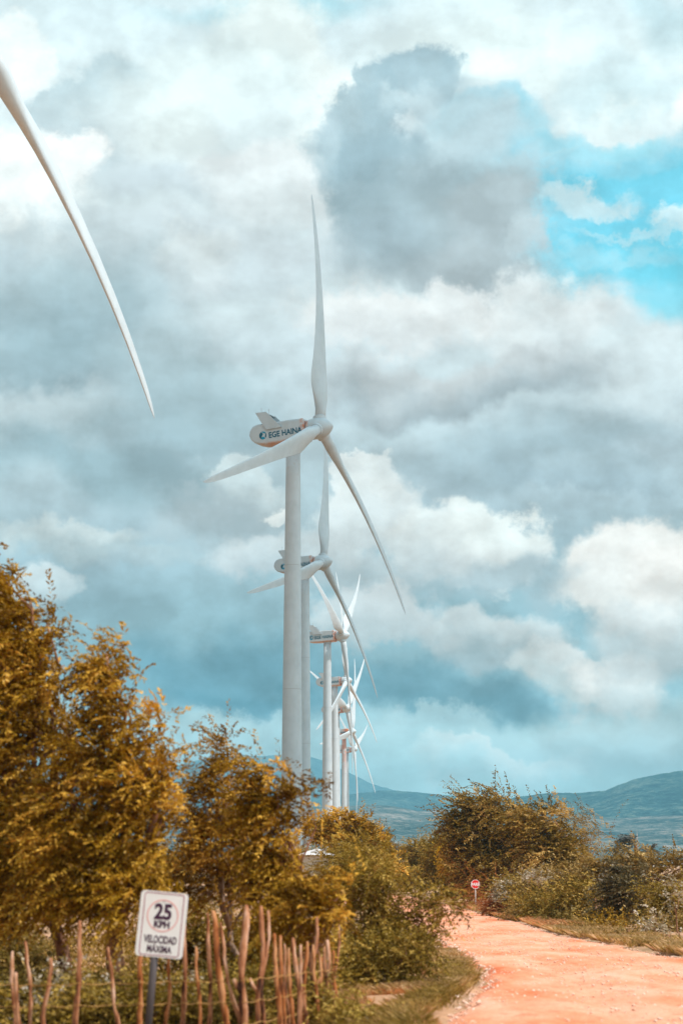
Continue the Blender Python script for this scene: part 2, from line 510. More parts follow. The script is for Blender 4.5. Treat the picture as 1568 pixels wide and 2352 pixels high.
# ------------------------------------------------------------------ ground, road
def gzn(x, y):
    t = np.clip((y - 20) / 110, 0, 1)
    return -1.0 * t * t * (3 - 2 * t) - .22 * np.clip((.9 - x) / 1.2, 0, 1) * np.clip((33 - y) / 6, 0, 1)   # dip along the fence
simple('soil', [(.34, (.20, .12, .05)), (.5, (.44, .23, .12)), (.66, (.66, .34, .19))], .35, .95, .6, 6, bdist=.05, detail=8)
ys = np.concatenate([np.linspace(-60, 200, 260), np.geomspace(205, 30000, 60)])
xs = np.concatenate([-np.geomspace(20000, 62, 30), np.linspace(-60, 60, 121), np.geomspace(62, 20000, 30)])
X, Y = np.meshgrid(xs, ys)
LE = [(-60, .6), (20, 1.2), (26.3, 1.35), (30, 1.8), (34.4, 2.4), (41.3, 2.8), (45.5, 2.9), (60, 2.8), (75, 2.9), (90, 3.0), (120, 3.2), (150, 3.0), (185, 1.5), (230, -2.5), (300, -12)]
RE = [(-60, 10.2), (20, 9.2), (30, 8.6), (45.5, 7.75), (52, 7.45), (67, 7.3), (76, 7.6), (91, 8.3), (105, 8.4), (120, 8.4), (131, 8.2), (140, 8.0), (160, 7.6), (185, 6.2), (230, 2.0), (300, -8)]
le = lambda y: np.interp(y, [a for a, b in LE], [b for a, b in LE])
re_ = lambda y: np.interp(y, [a for a, b in RE], [b for a, b in RE])
Z = gzn(X, Y) + (fbm(X * .5, Y * .5, 4, 3) - .47) * .16 * (np.abs(Y) < 400)
# the verges stand a little above the road
inside = np.minimum(X - le(Y), re_(Y) - X)
Z = Z + np.where(Y < 400, .10 * np.clip(-inside / 1.2, 0, 1) - .10 * np.clip((inside + .25) / .5, 0, 1), 0)
V = np.stack([X, Y, Z], -1).reshape(-1, 3)
nx = len(xs); idx = np.arange(len(ys) - 1)[:, None] * nx + np.arange(nx - 1)[None, :]
idx = idx.ravel(); Fq = np.stack([idx, idx + 1, idx + nx + 1, idx + nx], -1)
tag(mesh_obj('ground', V, Fq, MATS['soil'], smooth=True), kind='structure')

m, t, o = new_mat('dirt_road')
b = pn(t, 'ShaderNodeBsdfPrincipled'); b.inputs['Roughness'].default_value = .95; b.inputs['Specular IOR Level'].default_value = .15
na = noise_node(t, .55, 6, .6, 'Object', (1, .35, 1)); nb = noise_node(t, 14, 6, .7); ncx = noise_node(t, 3.2, 5, .65, 'Object', (1, .5, 1))
r1 = ramp_node(t, [(.32, (.72, .18, .07)), (.43, (.80, .29, .15)), (.56, (.84, .39, .245)), (.74, (.87, .48, .34))])
r2 = ramp_node(t, [(.32, (.58, .44, .38)), (.44, (.90, .86, .83)), (.56, (1, 1, 1))])
r3 = ramp_node(t, [(.36, (.88, .70, .62)), (.47, (1, 1, 1))])
t.links.new(na.outputs[0], r1.inputs[0]); t.links.new(nb.outputs[0], r2.inputs[0]); t.links.new(ncx.outputs[0], r3.inputs[0])
mx = pn(t, 'ShaderNodeMix', data_type='RGBA', blend_type='MULTIPLY'); mx.inputs[0].default_value = .8
t.links.new(r1.outputs[0], mx.inputs[6]); t.links.new(r2.outputs[0], mx.inputs[7])
mx2 = pn(t, 'ShaderNodeMix', data_type='RGBA', blend_type='MULTIPLY'); mx2.inputs[0].default_value = .9
t.links.new(mx.outputs[2], mx2.inputs[6]); t.links.new(r3.outputs[0], mx2.inputs[7])
t.links.new(mx2.outputs[2], b.inputs['Base Color'])
bp = pn(t, 'ShaderNodeBump'); bp.inputs['Strength'].default_value = .9; bp.inputs['Distance'].default_value = .035
t.links.new(nb.outputs[0], bp.inputs['Height']); t.links.new(bp.outputs[0], b.inputs['Normal'])
t.links.new(b.outputs[0], o.inputs[0]); MATS['dirt_road'] = m

yr = np.concatenate([np.linspace(-55, 20, 60), np.linspace(20.3, 70, 200), np.linspace(70.5, 300, 240)])
ur = np.linspace(0, 1, 46)
YR, UR = np.meshgrid(yr, ur, indexing='ij')
edge = (fbm(YR * .9, YR * 0 + 2, 4, 8) - .47) * .7 * (UR < .5) + (fbm(YR * .7, YR * 0 + 9, 4, 5) - .47) * .9 * (UR >= .5)
XR = le(YR) + (re_(YR) - le(YR)) * UR + edge * np.abs(2 * UR - 1) ** 3
rut = -.035 * np.exp(-((UR - .30) / .06) ** 2) - .035 * np.exp(-((UR - .66) / .06) ** 2)
ZR = gzn(XR, YR) + .035 + rut + (fbm(XR * 1.3, YR * .6, 5, 12) - .48) * .09 - .10 * np.clip((np.abs(2 * UR - 1) - .93) / .07, 0, 1)
V = np.stack([XR, YR, ZR], -1).reshape(-1, 3); nx = len(ur)
idx = (np.arange(len(yr) - 1)[:, None] * nx + np.arange(nx - 1)[None, :]).ravel()
Fq = np.stack([idx, idx + 1, idx + nx + 1, idx + nx], -1)
tag(mesh_obj('road', V, Fq, MATS['dirt_road'], smooth=True), kind='structure')
# side road joining from the left beyond the stop sign
xr = np.linspace(-60, 5.5, 80); vr = np.linspace(0, 1, 10)
XR, UR = np.meshgrid(xr, vr, indexing='ij')
YR = 150 + (UR - .5) * 9 + (fbm(XR * .5, UR * 3, 3, 4) - .47) * 1.5
V = np.stack([XR, YR, gzn(XR, YR) + .09 + 0 * XR], -1).reshape(-1, 3); nx = len(vr)
idx = (np.arange(len(xr) - 1)[:, None] * nx + np.arange(nx - 1)[None, :]).ravel()
tag(mesh_obj('road', V, np.stack([idx, idx + nx, idx + nx + 1, idx + 1], -1), MATS['dirt_road'], smooth=True), kind='structure')

# loose stones: nobody could count them
rng = np.random.default_rng(5)
def stones(n, y0, y1, smin, smax, edgebias):
    y = y0 * (y1 / y0) ** rng.random(n); u = rng.random(n)
    u = np.where(rng.random(n) < edgebias, np.where(rng.random(n) < .5, np.abs(rng.normal(0, .05, n)), 1 - np.abs(rng.normal(0, .05, n))), u)
    x = le(y) + (re_(y) - le(y)) * u
    s = smin * (smax / smin) ** (rng.random(n) ** 2.2)
    base = np.array([[0, 0, .7], [1, 0, 0], [.2, .9, .05], [-.8, .5, 0], [-.7, -.6, .05], [.3, -.9, 0], [.05, .1, -.5]])
    ff = np.array([[0, 1, 2], [0, 2, 3], [0, 3, 4], [0, 4, 5], [0, 5, 1], [6, 2, 1], [6, 3, 2], [6, 4, 3], [6, 5, 4], [6, 1, 5]])
    vv = base[None] * (1 + .5 * (rng.random((n, 7, 3)) - .5)) * s[:, None, None]
    th = rng.random(n) * 6.28; c, s_ = np.cos(th)[:, None], np.sin(th)[:, None]
    vx = vv[..., 0] * c - vv[..., 1] * s_; vy = vv[..., 0] * s_ + vv[..., 1] * c
    vv = np.stack([vx + x[:, None], vy + y[:, None], vv[..., 2] + gzn(x, y)[:, None] + .03], -1)
    return vv.reshape(-1, 3), (ff[None] + (np.arange(n) * 7)[:, None, None]).reshape(-1, 3)
simple('gravel', [(.35, (.62, .30, .18)), (.5, (.80, .50, .36)), (.65, (.86, .68, .56))], 2.5, .9)
V, Fq = stones(15000, 22, 150, .006, .040, .35)
tag(mesh_obj('gravel', V, Fq, MATS['gravel']), kind='stuff')

# ------------------------------------------------------------------ hills
def hill_mat(name, a, b, c, sc):
    m, t, o = new_mat(name)
    bs = pn(t, 'ShaderNodeBsdfPrincipled'); bs.inputs['Roughness'].default_value = 1; bs.inputs['Specular IOR Level'].default_value = 0
    n1 = noise_node(t, sc, 8, .65); n2 = noise_node(t, sc * 9, 5, .7)
    r = ramp_node(t, [(.40, a), (.5, b), (.60, c)])
    ad = pn(t, 'ShaderNodeMath', operation='MULTIPLY_ADD'); ad.inputs[1].default_value = .55; ad.inputs[2].default_value = 0
    t.links.new(n2.outputs[0], ad.inputs[0])
    ad2 = pn(t, 'ShaderNodeMath', operation='MULTIPLY_ADD'); ad2.inputs[1].default_value = .45
    t.links.new(n1.outputs[0], ad2.inputs[0]); t.links.new(ad.outputs[0], ad2.inputs[2])
    t.links.new(ad2.outputs[0], r.inputs[0]); t.links.new(r.outputs[0], bs.inputs['Base Color'])
    bp = pn(t, 'ShaderNodeBump'); bp.inputs['Strength'].default_value = 1; bp.inputs['Distance'].default_value = 16
    t.links.new(n2.outputs[0], bp.inputs['Height']); t.links.new(bp.outputs[0], bs.inputs['Normal'])
    t.links.new(bs.outputs[0], o.inputs[0]); MATS[name] = m
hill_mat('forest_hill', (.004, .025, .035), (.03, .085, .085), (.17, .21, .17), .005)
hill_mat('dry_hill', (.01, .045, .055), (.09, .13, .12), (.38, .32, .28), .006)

def hill(crest, yc, ynear, mat, seed, rough=.05, base=-6, foot_px=None):
    """crest: (px,py) pairs seen at distance yc; slopes toward the camera down to ynear"""
    px = np.array([c[0] for c in crest], float); py = np.array([c[1] for c in crest], float)
    P = np.linspace(-1100, 2700, 420)
    cy = np.interp(P, px, py)
    cx = (P - 784) / F_PX
    hz = np.array([at(a, b, yc).z for a, b in zip(P, cy)])
    T = np.concatenate([np.linspace(0, 1, 90), np.linspace(1.02, 1.5, 12)])
    rows = []
    for tt in T:
        y = ynear + (yc - ynear) * tt
        prof = (tt ** 1.35 if tt <= 1 else max(0, 1 - (tt - 1) * 2.2))
        x = cx * yc * (.55 + .45 * tt if tt < 1 else 1)
        nn = fbm(x / 420 + seed, np.full_like(x, y / 420), 6, seed) - .48
        n2 = fbm(x / 130 + seed, np.full_like(x, y / 420), 5, seed + 7) - .48
        amp = hz * rough * 6 * (tt * (1 - tt) * 4 if tt <= 1 else .3)
        fine = (fbm(x / 25, np.full_like(x, y / 60), 3, seed + 3) - .45) * 9 * min(1, yc / 9000)
        z = base + (hz - base) * prof + nn * amp * 1.3 + n2 * amp * .6 + fine
        rows.append(np.stack([x, np.full_like(x, y), z], -1))
    V = np.array(rows).reshape(-1, 3); nx = len(P)
    idx = (np.arange(len(T) - 1)[:, None] * nx + np.arange(nx - 1)[None, :]).ravel()
    return tag(mesh_obj('hills', V, np.stack([idx, idx + 1, idx + nx + 1, idx + nx], -1), mat, smooth=True), kind='structure')
hill_mat('far_hill', (.05, .12, .14), (.07, .15, .17), (.12, .20, .20), .005)  # distance haze of the far range partly put into this paler base colour
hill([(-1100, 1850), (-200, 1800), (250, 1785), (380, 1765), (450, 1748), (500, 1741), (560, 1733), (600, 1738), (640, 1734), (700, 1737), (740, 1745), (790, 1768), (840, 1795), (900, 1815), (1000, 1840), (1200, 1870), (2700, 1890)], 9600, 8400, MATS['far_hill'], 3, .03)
hill([(-1100, 1790), (0, 1800), (380, 1832), (440, 1821), (560, 1812), (700, 1822), (790, 1826), (840, 1820), (880, 1815), (920, 1816), (960, 1820), (1020, 1826), (1100, 1832), (1180, 1838), (1400, 1850), (2700, 1870)], 8200, 6000, MATS['forest_hill'], 11, .04)
hill([(-1100, 1870), (800, 1880), (1000, 1862), (1100, 1848), (1175, 1832), (1240, 1822), (1330, 1820), (1380, 1817), (1402, 1808), (1440, 1793), (1470, 1786), (1500, 1778), (1568, 1768), (1700, 1745), (1900, 1740), (2300, 1790), (2700, 1850)], 6200, 3600, MATS['forest_hill'], 21, .05)
hill([(-1100, 1850), (380, 1858), (640, 1862), (760, 1852), (850, 1848), (900, 1852), (960, 1862), (1010, 1858), (1100, 1850), (1250, 1862), (1400, 1880), (1568, 1870), (2700, 1880)], 4600, 1900, MATS['dry_hill'], 31, .06)

# ------------------------------------------------------------------ haze
hb = MB(); hb.box((0, 5400, 275), (6500, 6400, 285))
hz_o = hb.build('haze', None)
m, t, o = new_mat('haze')
v = pn(t, 'ShaderNodeVolumePrincipled')
v.inputs['Color'].default_value = (.34, .72, .88, 1); v.inputs['Density'].default_value = 1.0e-4; v.inputs['Anisotropy'].default_value = 0
t.links.new(v.outputs[0], o.inputs['Volume'])
hz_o.data.materials.append(m); tag(hz_o, kind='stuff')

# ------------------------------------------------------------------ cloud that shades the two nearest turbines of the row
def cloud_obj():
    c0 = Vector((-5, 430, 0)) + SUN_DIR * (820 / math.sin(SUN_EL))
    rs = np.random.default_rng(2)
    bm = bmesh.new()
    for i in range(46):
        x, y = rs.uniform(-1, 1, 2)
        if x * x + y * y > 1: continue
        r = rs.uniform(38, 70)
        bmesh.ops.create_icosphere(bm, subdivisions=3, radius=r, matrix=Matrix.Translation(c0 + Vector((x * 100, y * 135, rs.uniform(0, 45) * (1 - x * x - y * y) + 5))) @ Matrix.Diagonal((1.3, 1.3, .75, 1)))
    for v in bm.verts:
        p = v.co; k = .10 * math.sin(p.x * .09 + 1) * math.sin(p.y * .08) + .08 * math.sin(p.x * .23 + p.z * .2) * math.sin(p.y * .21)
        v.co += v.normal * k * 60
    me = bpy.data.meshes.new('cloud'); bm.to_mesh(me); bm.free()
    me.polygons.foreach_set('use_smooth', [True] * len(me.polygons))
    o = bpy.data.objects.new('cloud', me); COL.objects.link(o)
    me.materials.append(simple('cloud_vapour', [(.3, (.8, .8, .8)), (.7, (.88, .88, .88))], .02, 1))
    tag(o, kind='structure')
cloud_obj()

# ------------------------------------------------------------------ turbines
R_BL = 47.9; H_HUB = 80.0; OVER = 5.3; TILT = math.radians(4.5)
def turbine_paint(name, stain):
    m, t, o = new_mat(name)
    b = pn(t, 'ShaderNodeBsdfPrincipled'); b.inputs['Roughness'].default_value = .42
    b.inputs['Specular IOR Level'].default_value = .35
    n = noise_node(t, .35, 6, .6); n2 = noise_node(t, .9, 6, .7, 'Object', (1, 1, .3))
    r = ramp_node(t, [(.3, (.48, .525, .55)), (.6, (.55, .595, .62))])
    t.links.new(n.outputs[0], r.inputs[0])
    r2 = ramp_node(t, [(.40, (.97, .96, .94)), (.55, (1, 1, 1))])
    t.links.new(n2.outputs[0], r2.inputs[0])
    mx = pn(t, 'ShaderNodeMix', data_type='RGBA', blend_type='MULTIPLY'); mx.inputs[0].default_value = 1
    t.links.new(r.outputs[0], mx.inputs[6]); t.links.new(r2.outputs[0], mx.inputs[7])
    last = mx.outputs[2]
    if stain:
        # rusty dust, plus painted ground reflection under the nacelle: stain = list of (axis, from, to, strength): stain band along an object axis broken by noise
        tcn = pn(t, 'ShaderNodeTexCoord'); sp = pn(t, 'ShaderNodeSeparateXYZ'); t.links.new(tcn.outputs['Object'], sp.inputs[0])
        for (ax, lo, hi, thr, colr, sc) in stain:
            mr = pn(t, 'ShaderNodeMapRange', interpolation_type='SMOOTHSTEP'); mr.inputs[1].default_value = lo; mr.inputs[2].default_value = hi
            t.links.new(sp.outputs[ax], mr.inputs[0])
            nn = noise_node(t, sc, 7, .7)
            m2 = pn(t, 'ShaderNodeMapRange'); m2.inputs[1].default_value = thr; m2.inputs[2].default_value = thr + .12
            t.links.new(nn.outputs[0], m2.inputs[0])
            mu = pn(t, 'ShaderNodeMath', operation='MULTIPLY'); t.links.new(mr.outputs[0], mu.inputs[0]); t.links.new(m2.outputs[0], mu.inputs[1])
            mm = pn(t, 'ShaderNodeMix', data_type='RGBA'); t.links.new(mu.outputs[0], mm.inputs[0]); t.links.new(last, mm.inputs[6]); mm.inputs[7].default_value = (*colr, 1)
            last = mm.outputs[2]
    t.links.new(last, b.inputs['Base Color']); t.links.new(b.outputs[0], o.inputs[0])
    MATS[name] = m
    return m
RUST = (.62, .22, .10)
turbine_paint('blade_paint', [])
turbine_paint('tower_paint', [(2, 70, 77.5, .56, (.45, .20, .12), 2.2)])
turbine_paint('tower_paint_dusty', [(2, 52, 76, .36, (.55, .24, .15), .5)])
turbine_paint('nacelle_paint', [(0, 1.9, 2.9, .42, RUST, .8), (2, -1.1, -1.75, .38, (.55, .27, .16), .6)])  # underside band: dust and warm ground reflection together, put into the colour
turbine_paint('nacelle_paint_dusty', [(0, -1.0, 2.5, .30, (.72, .25, .10), .35), (2, 0.6, -1.2, .36, (.6, .27, .16), .5)])
turbine_paint('hub_paint', [(0, -1.3, -2.1, .44, RUST, 1.0)])
simple('dark_grille', [(.3, (.03, .03, .035)), (.7, (.07, .07, .07))], 5, .6)
simple('lettering_blue', [(.3, (.0, .085, .14)), (.7, (.005, .11, .17))], 3, .5)
simple('emblem_cyan', [(.3, (.0, .25, .40)), (.7, (.01, .30, .45))], 3, .5)
simple('metal_rod', [(.3, (.35, .35, .35)), (.7, (.5, .5, .5))], 3, .4, metallic=.6)

def blade_mesh(dl, wide=1.0):
    st = [(1.2, 1.95, 1, 16), (3.6, 1.95, 1, 16), (5.0, 2.35, .78, 17), (6.6, 3.05, .52, 18), (8.2, 3.5, .38, 18), (10, 3.55, .31, 16), (13, 3.2, .27, 12.5), (17, 2.75, .24, 9.5),
          (22, 2.3, .215, 7), (27, 1.95, .20, 5), (32, 1.65, .19, 3.2), (37, 1.38, .18, 1.8), (41.5, 1.12, .175, .6), (44.5, .90, .17, 0), (46.3, .66, .17, 0), (47.4, .36, .17, 0), (47.9, .06, .2, 0)]
    NS = 28; V = []; Fc = []
    for (r, c, th, tw) in st:
        w = max(0, min(1, (th - .31) / .69)); w = w ** .8        # 1 = circle
        piv = .5 * w + .30 * (1 - w)
        a = math.radians(tw + 2)
        off = -dl * (r / R_BL) ** 2 + (.8 if dl < 2 else .45) * 4 * (r / R_BL) * (1 - r / R_BL)   # blade bent downwind at the tip, bowed between
        for k in range(NS):
            s = 2 * math.pi * k / NS
            xc = .5 * (1 + math.cos(s))                       # 1 = trailing edge
            yt = 5 * th * (.2969 * math.sqrt(xc) - .126 * xc - .3516 * xc ** 2 + .2843 * xc ** 3 - .1036 * xc ** 4)
            camber = .035 * (1 - w) * 4 * xc * (1 - xc)
            ya = (yt if s < math.pi else -yt) + camber
            yc = .5 * math.sin(s) * th
            c_ = c * (1.0 if r < 4 else 1.12) * wide; u = (xc - piv) * c_; v = (ya * (1 - w) + yc * w) * c_
            # chord: leading edge toward +Y and +X (upwind), trailing edge toward -Y, -X
            Yv = -u * math.cos(a) + v * math.sin(a) * 1
            Xv = -u * math.sin(a) - v * math.cos(a)
            V.append((Xv + off, Yv, r))
    n = len(st)
    for i in range(n - 1):
        for k in range(NS):
            Fc.append((i * NS + k, i * NS + (k + 1) % NS, (i + 1) * NS + (k + 1) % NS, (i + 1) * NS + k))
    Fc.append(tuple(range(NS))[::-1]); Fc.append(tuple((n - 1) * NS + k for k in range(NS)))
    mb = MB(); mb.add(V, Fc)
    o = mb.build('blade', MATS['blade_paint'], smooth=True)
    return o

HUBP = Vector((OVER * math.cos(TILT), 0, H_HUB + OVER * math.sin(TILT)))
SHAFT = Matrix.Translation(HUBP) @ Matrix.Rotation(-TILT, 4, 'Y')       # rotor frame, x = upwind
def make_turbine(dl):
    root = empty('wind_turbine')
    tw = MB()
    prof = [(2.35, 0), (2.35, .5), (2.05, .52), (1.98, .6)]
    for k in range(1, 13): prof.append((1.98 - (1.98 - 1.28) * k / 12, .6 + (H_HUB - 2.4) * k / 12))
    tw.lathe(prof, 64); tower = tw.build('tower', MATS['tower_paint'], root, smooth=True)
    for z in (14.8, 33.4, 55.6):
        r = 1.98 - (1.98 - 1.28) * (z - .6) / 77.6
        s = MB(); s.lathe([(r - .02, z - .04), (r + .012, z - .035), (r + .012, z + .035), (r - .02, z + .04)], 64)
        s.build('flange_seam', MATS['dark_seam'], tower)
    # yaw bearing under the nacelle
    yb = MB(); yb.lathe([(1.27, H_HUB - 2.1), (1.42, H_HUB - 1.95), (1.42, H_HUB - 1.5)], 48); yb.build('yaw_ring', MATS['tower_paint'], root, smooth=False)
    # nacelle (its own tilted frame, origin on the shaft line at the tower axis)
    nm = MB()
    poly = [(2.85, -1.85), (2.95, -1.4), (2.95, 1.5), (2.8, 1.95), (0, 2.1), (-6.4, 2.3), (-7.3, 2.05), (-7.9, 1.35), (-8.1, .5), (-7.8, -.35), (-7.1, -1.05), (-5.9, -1.45), (-3.5, -1.7), (0, -1.85)]
    n = len(poly); v = []
    for (yy, sh) in ((-1.75, .86), (-1.62, .97), (1.62, .97), (1.75, .86)):
        cx, cz = -2.6, .2
        s1 = (sh if abs(yy) > 1.7 else 1.0)
        for (a, b_) in poly:
            dx = a - cx; dz = b_ - cz
            v.append((cx + dx * (1 - (1 - s1) * .28), yy, cz + dz * (1 - (1 - s1) * .9)))
    f = []
    for i in range(3):
        for k in range(n): f.append((i * n + k, i * n + (k + 1) % n, (i + 1) * n + (k + 1) % n, (i + 1) * n + k))
    f.append(tuple(range(n))); f.append(tuple(3 * n + k for k in range(n))[::-1])
    nm.add(v, f)
    nac = nm.build('nacelle', MATS['nacelle_paint'], root, bevel=.05)
    nac.matrix_local = Matrix.Translation((0, 0, H_HUB)) @ Matrix.Rotation(-TILT, 4, 'Y')
    # cooler scoop on the tail: two swept side plates, top plate, grille
    cs = MB()
    side = [(-4.5, .95), (-1.35, .95), (-4.3, 4.3), (-6.45, 4.45)]
    for s in (-1, 1): cs.prism(side, s * 1.78, s * 2.0)
    cs.prism([(-6.32, 4.22), (-6.32, 4.38), (-4.32, 4.24), (-4.32, 4.08)], -1.78, 1.78)
    sc_o = cs.build('cooler_scoop', MATS['blade_paint'], nac, bevel=.02)
    gr = MB(); gr.prism([(-4.75, 2.2), (-4.6, 2.2), (-5.75, 4.15), (-5.9, 4.17)], -1.77, 1.77)
    for q in range(9):
        gx = -4.62 - q * .118; gr.prism([(gx - .05, 2.3 + q * .2), (gx + .10, 2.3 + q * .2), (gx + .10, 2.36 + q * .2), (gx - .05, 2.36 + q * .2)], -1.75, 1.75)
    gr.build('grille', MATS['dark_grille'], nac)
    for (ax, ay) in ((-5.6, -1.0), (-4.9, .6)):
        am = MB(); am.tube([(ax, ay, 4.15), (ax, ay, 5.3)], .035, 6); am.tube([(ax - .18, ay, 5.25), (ax, ay, 5.42), (ax + .18, ay, 5.25)], .025, 5)
        am.build('antenna', MATS['metal_rod'], nac)
    ft = MB(); ft.lathe([(1.35, 2.9), (1.35, 3.25)], 32, 'X'); ft.build('shaft_collar', MATS['dark_seam'], nac)
    # lettering and round emblem on the side that faces the road
    text_obj('lettering', 'EGE HAINA', 1.47, MATS['lettering_blue'], nac, (-4.15, -1.765, -.62), (math.pi / 2, 0, 0), bold=.036, xs=.885, extrude=.012, align='LEFT')
    def disc_part(pts, mat, nm_):
        e = MB(); e.prism([(-5.3 + a * .72, .05 + b_ * .74) for a, b_ in pts], -1.79, -1.748); e.build(nm_, MATS[mat], nac)
    arc = lambda a0, a1, n=14, r=1: [(r * math.cos(math.radians(a0 + (a1 - a0) * k / n)), r * math.sin(math.radians(a0 + (a1 - a0) * k / n))) for k in range(n + 1)]
    disc_part(arc(118, 236) + [(-.25, -.1), (.1, .45)], 'lettering_blue', 'emblem')
    disc_part(arc(112, 42) + [(.62, .35), (.3, .55)], 'emblem_cyan', 'emblem')
    disc_part(arc(232, 312) + [(.2, -.35), (-.2, -.35)], 'emblem_cyan', 'emblem')
    disc_part(arc(34, -40) + [(.55, -.45), (.72, 0)], 'lettering_blue', 'emblem')
    # hub with spinner
    hm = MB()
    hp = [(1.30, -2.15), (1.72, -2.1), (1.88, -1.6), (1.96, -.8), (1.94, 0), (1.82, .6), (1.6, 1.15), (1.28, 1.65), (.88, 2.1), (.48, 2.42), (.2, 2.58), (.03, 2.63)]
    hm.lathe(hp, 48, 'X'); hub = hm.build('hub', MATS['hub_paint'], root, smooth=True)
    hub.matrix_local = SHAFT
    bl = blade_mesh(dl, 1.0 if dl < 2 else 1.08); bl.parent = root
    col = MB(); col.lathe([(1.0, 1.35), (1.22, 1.40), (1.22, 2.12), (1.14, 2.18), (1.0, 2.2)], 40); cl = col.build('root_collar', MATS['hub_paint'], bl, smooth=False)
    return root
simple('dark_seam', [(.3, (.35, .35, .35)), (.7, (.45, .45, .45))], 1, .6)

def copy_tree(o, parent=None):
    c = o.copy(); COL.objects.link(c); c.parent = parent
    for ch in [q for q in bpy.data.objects if q.parent == o]: copy_tree(ch, c)
    return c
def setup(root, x, y, yaw, azm, label, dusty=False, group='wind turbines in a row along the road'):
    root.location = (x, y, -1.0); root.rotation_euler = (0, 0, -math.radians(yaw))
    tag(root, label, 'wind turbine', group)
    blades = [c for c in bpy.data.objects if c.parent == root and c.name.split('.')[0] == 'blade']
    b0 = blades[0]
    ncol = [c for c in bpy.data.objects if c.parent == b0]
    while len(blades) < 3:
        c = b0.copy(); COL.objects.link(c); c.parent = root; blades.append(c)
        for q in ncol: d = q.copy(); COL.objects.link(d); d.parent = c
    for k, b_ in enumerate(blades):
        b_.matrix_local = SHAFT @ Matrix.Rotation(math.radians(azm + 120 * k - 90), 4, 'X')
    if dusty:
        for c in bpy.data.objects:
            if c.parent == root and c.name.startswith('tower'): c.data = c.data.copy(); c.data.materials[0] = MATS['tower_paint_dusty']
            if c.parent == root and c.name.startswith('nacelle'): c.data = c.data.copy(); c.data.materials[0] = MATS['nacelle_paint_dusty']
proto = make_turbine(1.2)
ROW = [('A', -8.74, 347.9, 24.1, 81.8, 'largest fully visible white wind turbine, its wide tower standing in front of the others', 0),
       ('B', -9.67, 508.0, 22.6, 76.7, 'second turbine of the row, tower and tail half hidden behind the largest tower', 0),
       ('C', -4.83, 673.6, 14.3, 34.6, 'third turbine of the row, its full lettering clear of towers and a blade hanging down', 0),
       ('D', -2.87, 844.6, 18.4, 89.6, 'fourth turbine of the row, its nacelle crossing behind the third tower', 0),
       ('E', -2.19, 999.1, 21.5, 40.6, 'fifth turbine of the row, only the last two letters showing beside the fourth tower', 0),
       ('F', 1.55, 1176.0, 23.5, 71.9, 'sixth turbine of the row with rusty orange nacelle and stained tower top', 1),
       ('G', 3.67, 1359.9, 16.7, 24.7, 'farthest and smallest turbine at the far end of the row', 0)]
clones = [proto] + [copy_tree(proto) for _ in ROW[1:]]
for o_, (k_, x_, y_, w_, a_, l_, d_) in zip(clones, ROW): setup(o_, x_, y_, w_, a_, l_, d_)
near = make_turbine(4.4)
setup(near, -39.5, 177.0, 25, -37.3, 'nearest white turbine, only one long blade reaching down into the upper left of the sky', 0)

# ------------------------------------------------------------------ foliage
leaf_mat('leaf_gold', (.14, .064, .004), (.37, .192, .009), (.80, .44, .065), .27, .012)
leaf_mat('leaf_amber', (.16, .072, .006), (.40, .195, .014), (.80, .43, .09), .27, .012)
leaf_mat('leaf_bronze', (.10, .058, .008), (.28, .160, .020), (.62, .375, .11), .27, .012)
leaf_mat('leaf_olive', (.10, .060, .007), (.27, .165, .018), (.56, .35, .08), .27, .012)
leaf_mat('leaf_brown', (.13, .075, .014), (.32, .19, .045), (.62, .40, .15), .27, .012)
leaf_mat('leaf_dark', (.08, .05, .016), (.15, .10, .03), (.28, .18, .06), .25, .04)
leaf_mat('leaf_green', (.07, .045, .007), (.17, .11, .018), (.40, .26, .075), .27, .012)
leaf_mat('leaf_pale', (.22, .15, .06), (.42, .32, .20), (.68, .54, .42), .25, .06)
leaf_mat('leaf_rust', (.24, .07, .02), (.38, .12, .035), (.50, .22, .08), .3)
leaf_mat('leaf_yellow', (.50, .28, .02), (.70, .42, .03), (.85, .60, .08), .35)
leaf_mat('leaf_palm', (.035, .045, .04), (.06, .07, .06), (.12, .12, .10), .15, .05)
leaf_mat('grass_dry', (.34, .19, .06), (.56, .32, .13), (.78, .50, .28), .35)
leaf_mat('grass_green', (.18, .11, .022), (.37, .215, .052), (.60, .38, .14), .35)
leaf_mat('grass_rust', (.50, .18, .06), (.64, .28, .11), (.76, .42, .22), .3)
simple('bark', [(.36, (.08, .03, .016)), (.5, (.24, .10, .05)), (.64, (.42, .22, .13))], 9, .9, .7, 30, stretch=(1, 1, .25))
simple('bark_pale', [(.3, (.20, .11, .07)), (.5, (.36, .22, .15)), (.7, (.50, .34, .25))], 9, .9, .5, 30, stretch=(1, 1, .25))

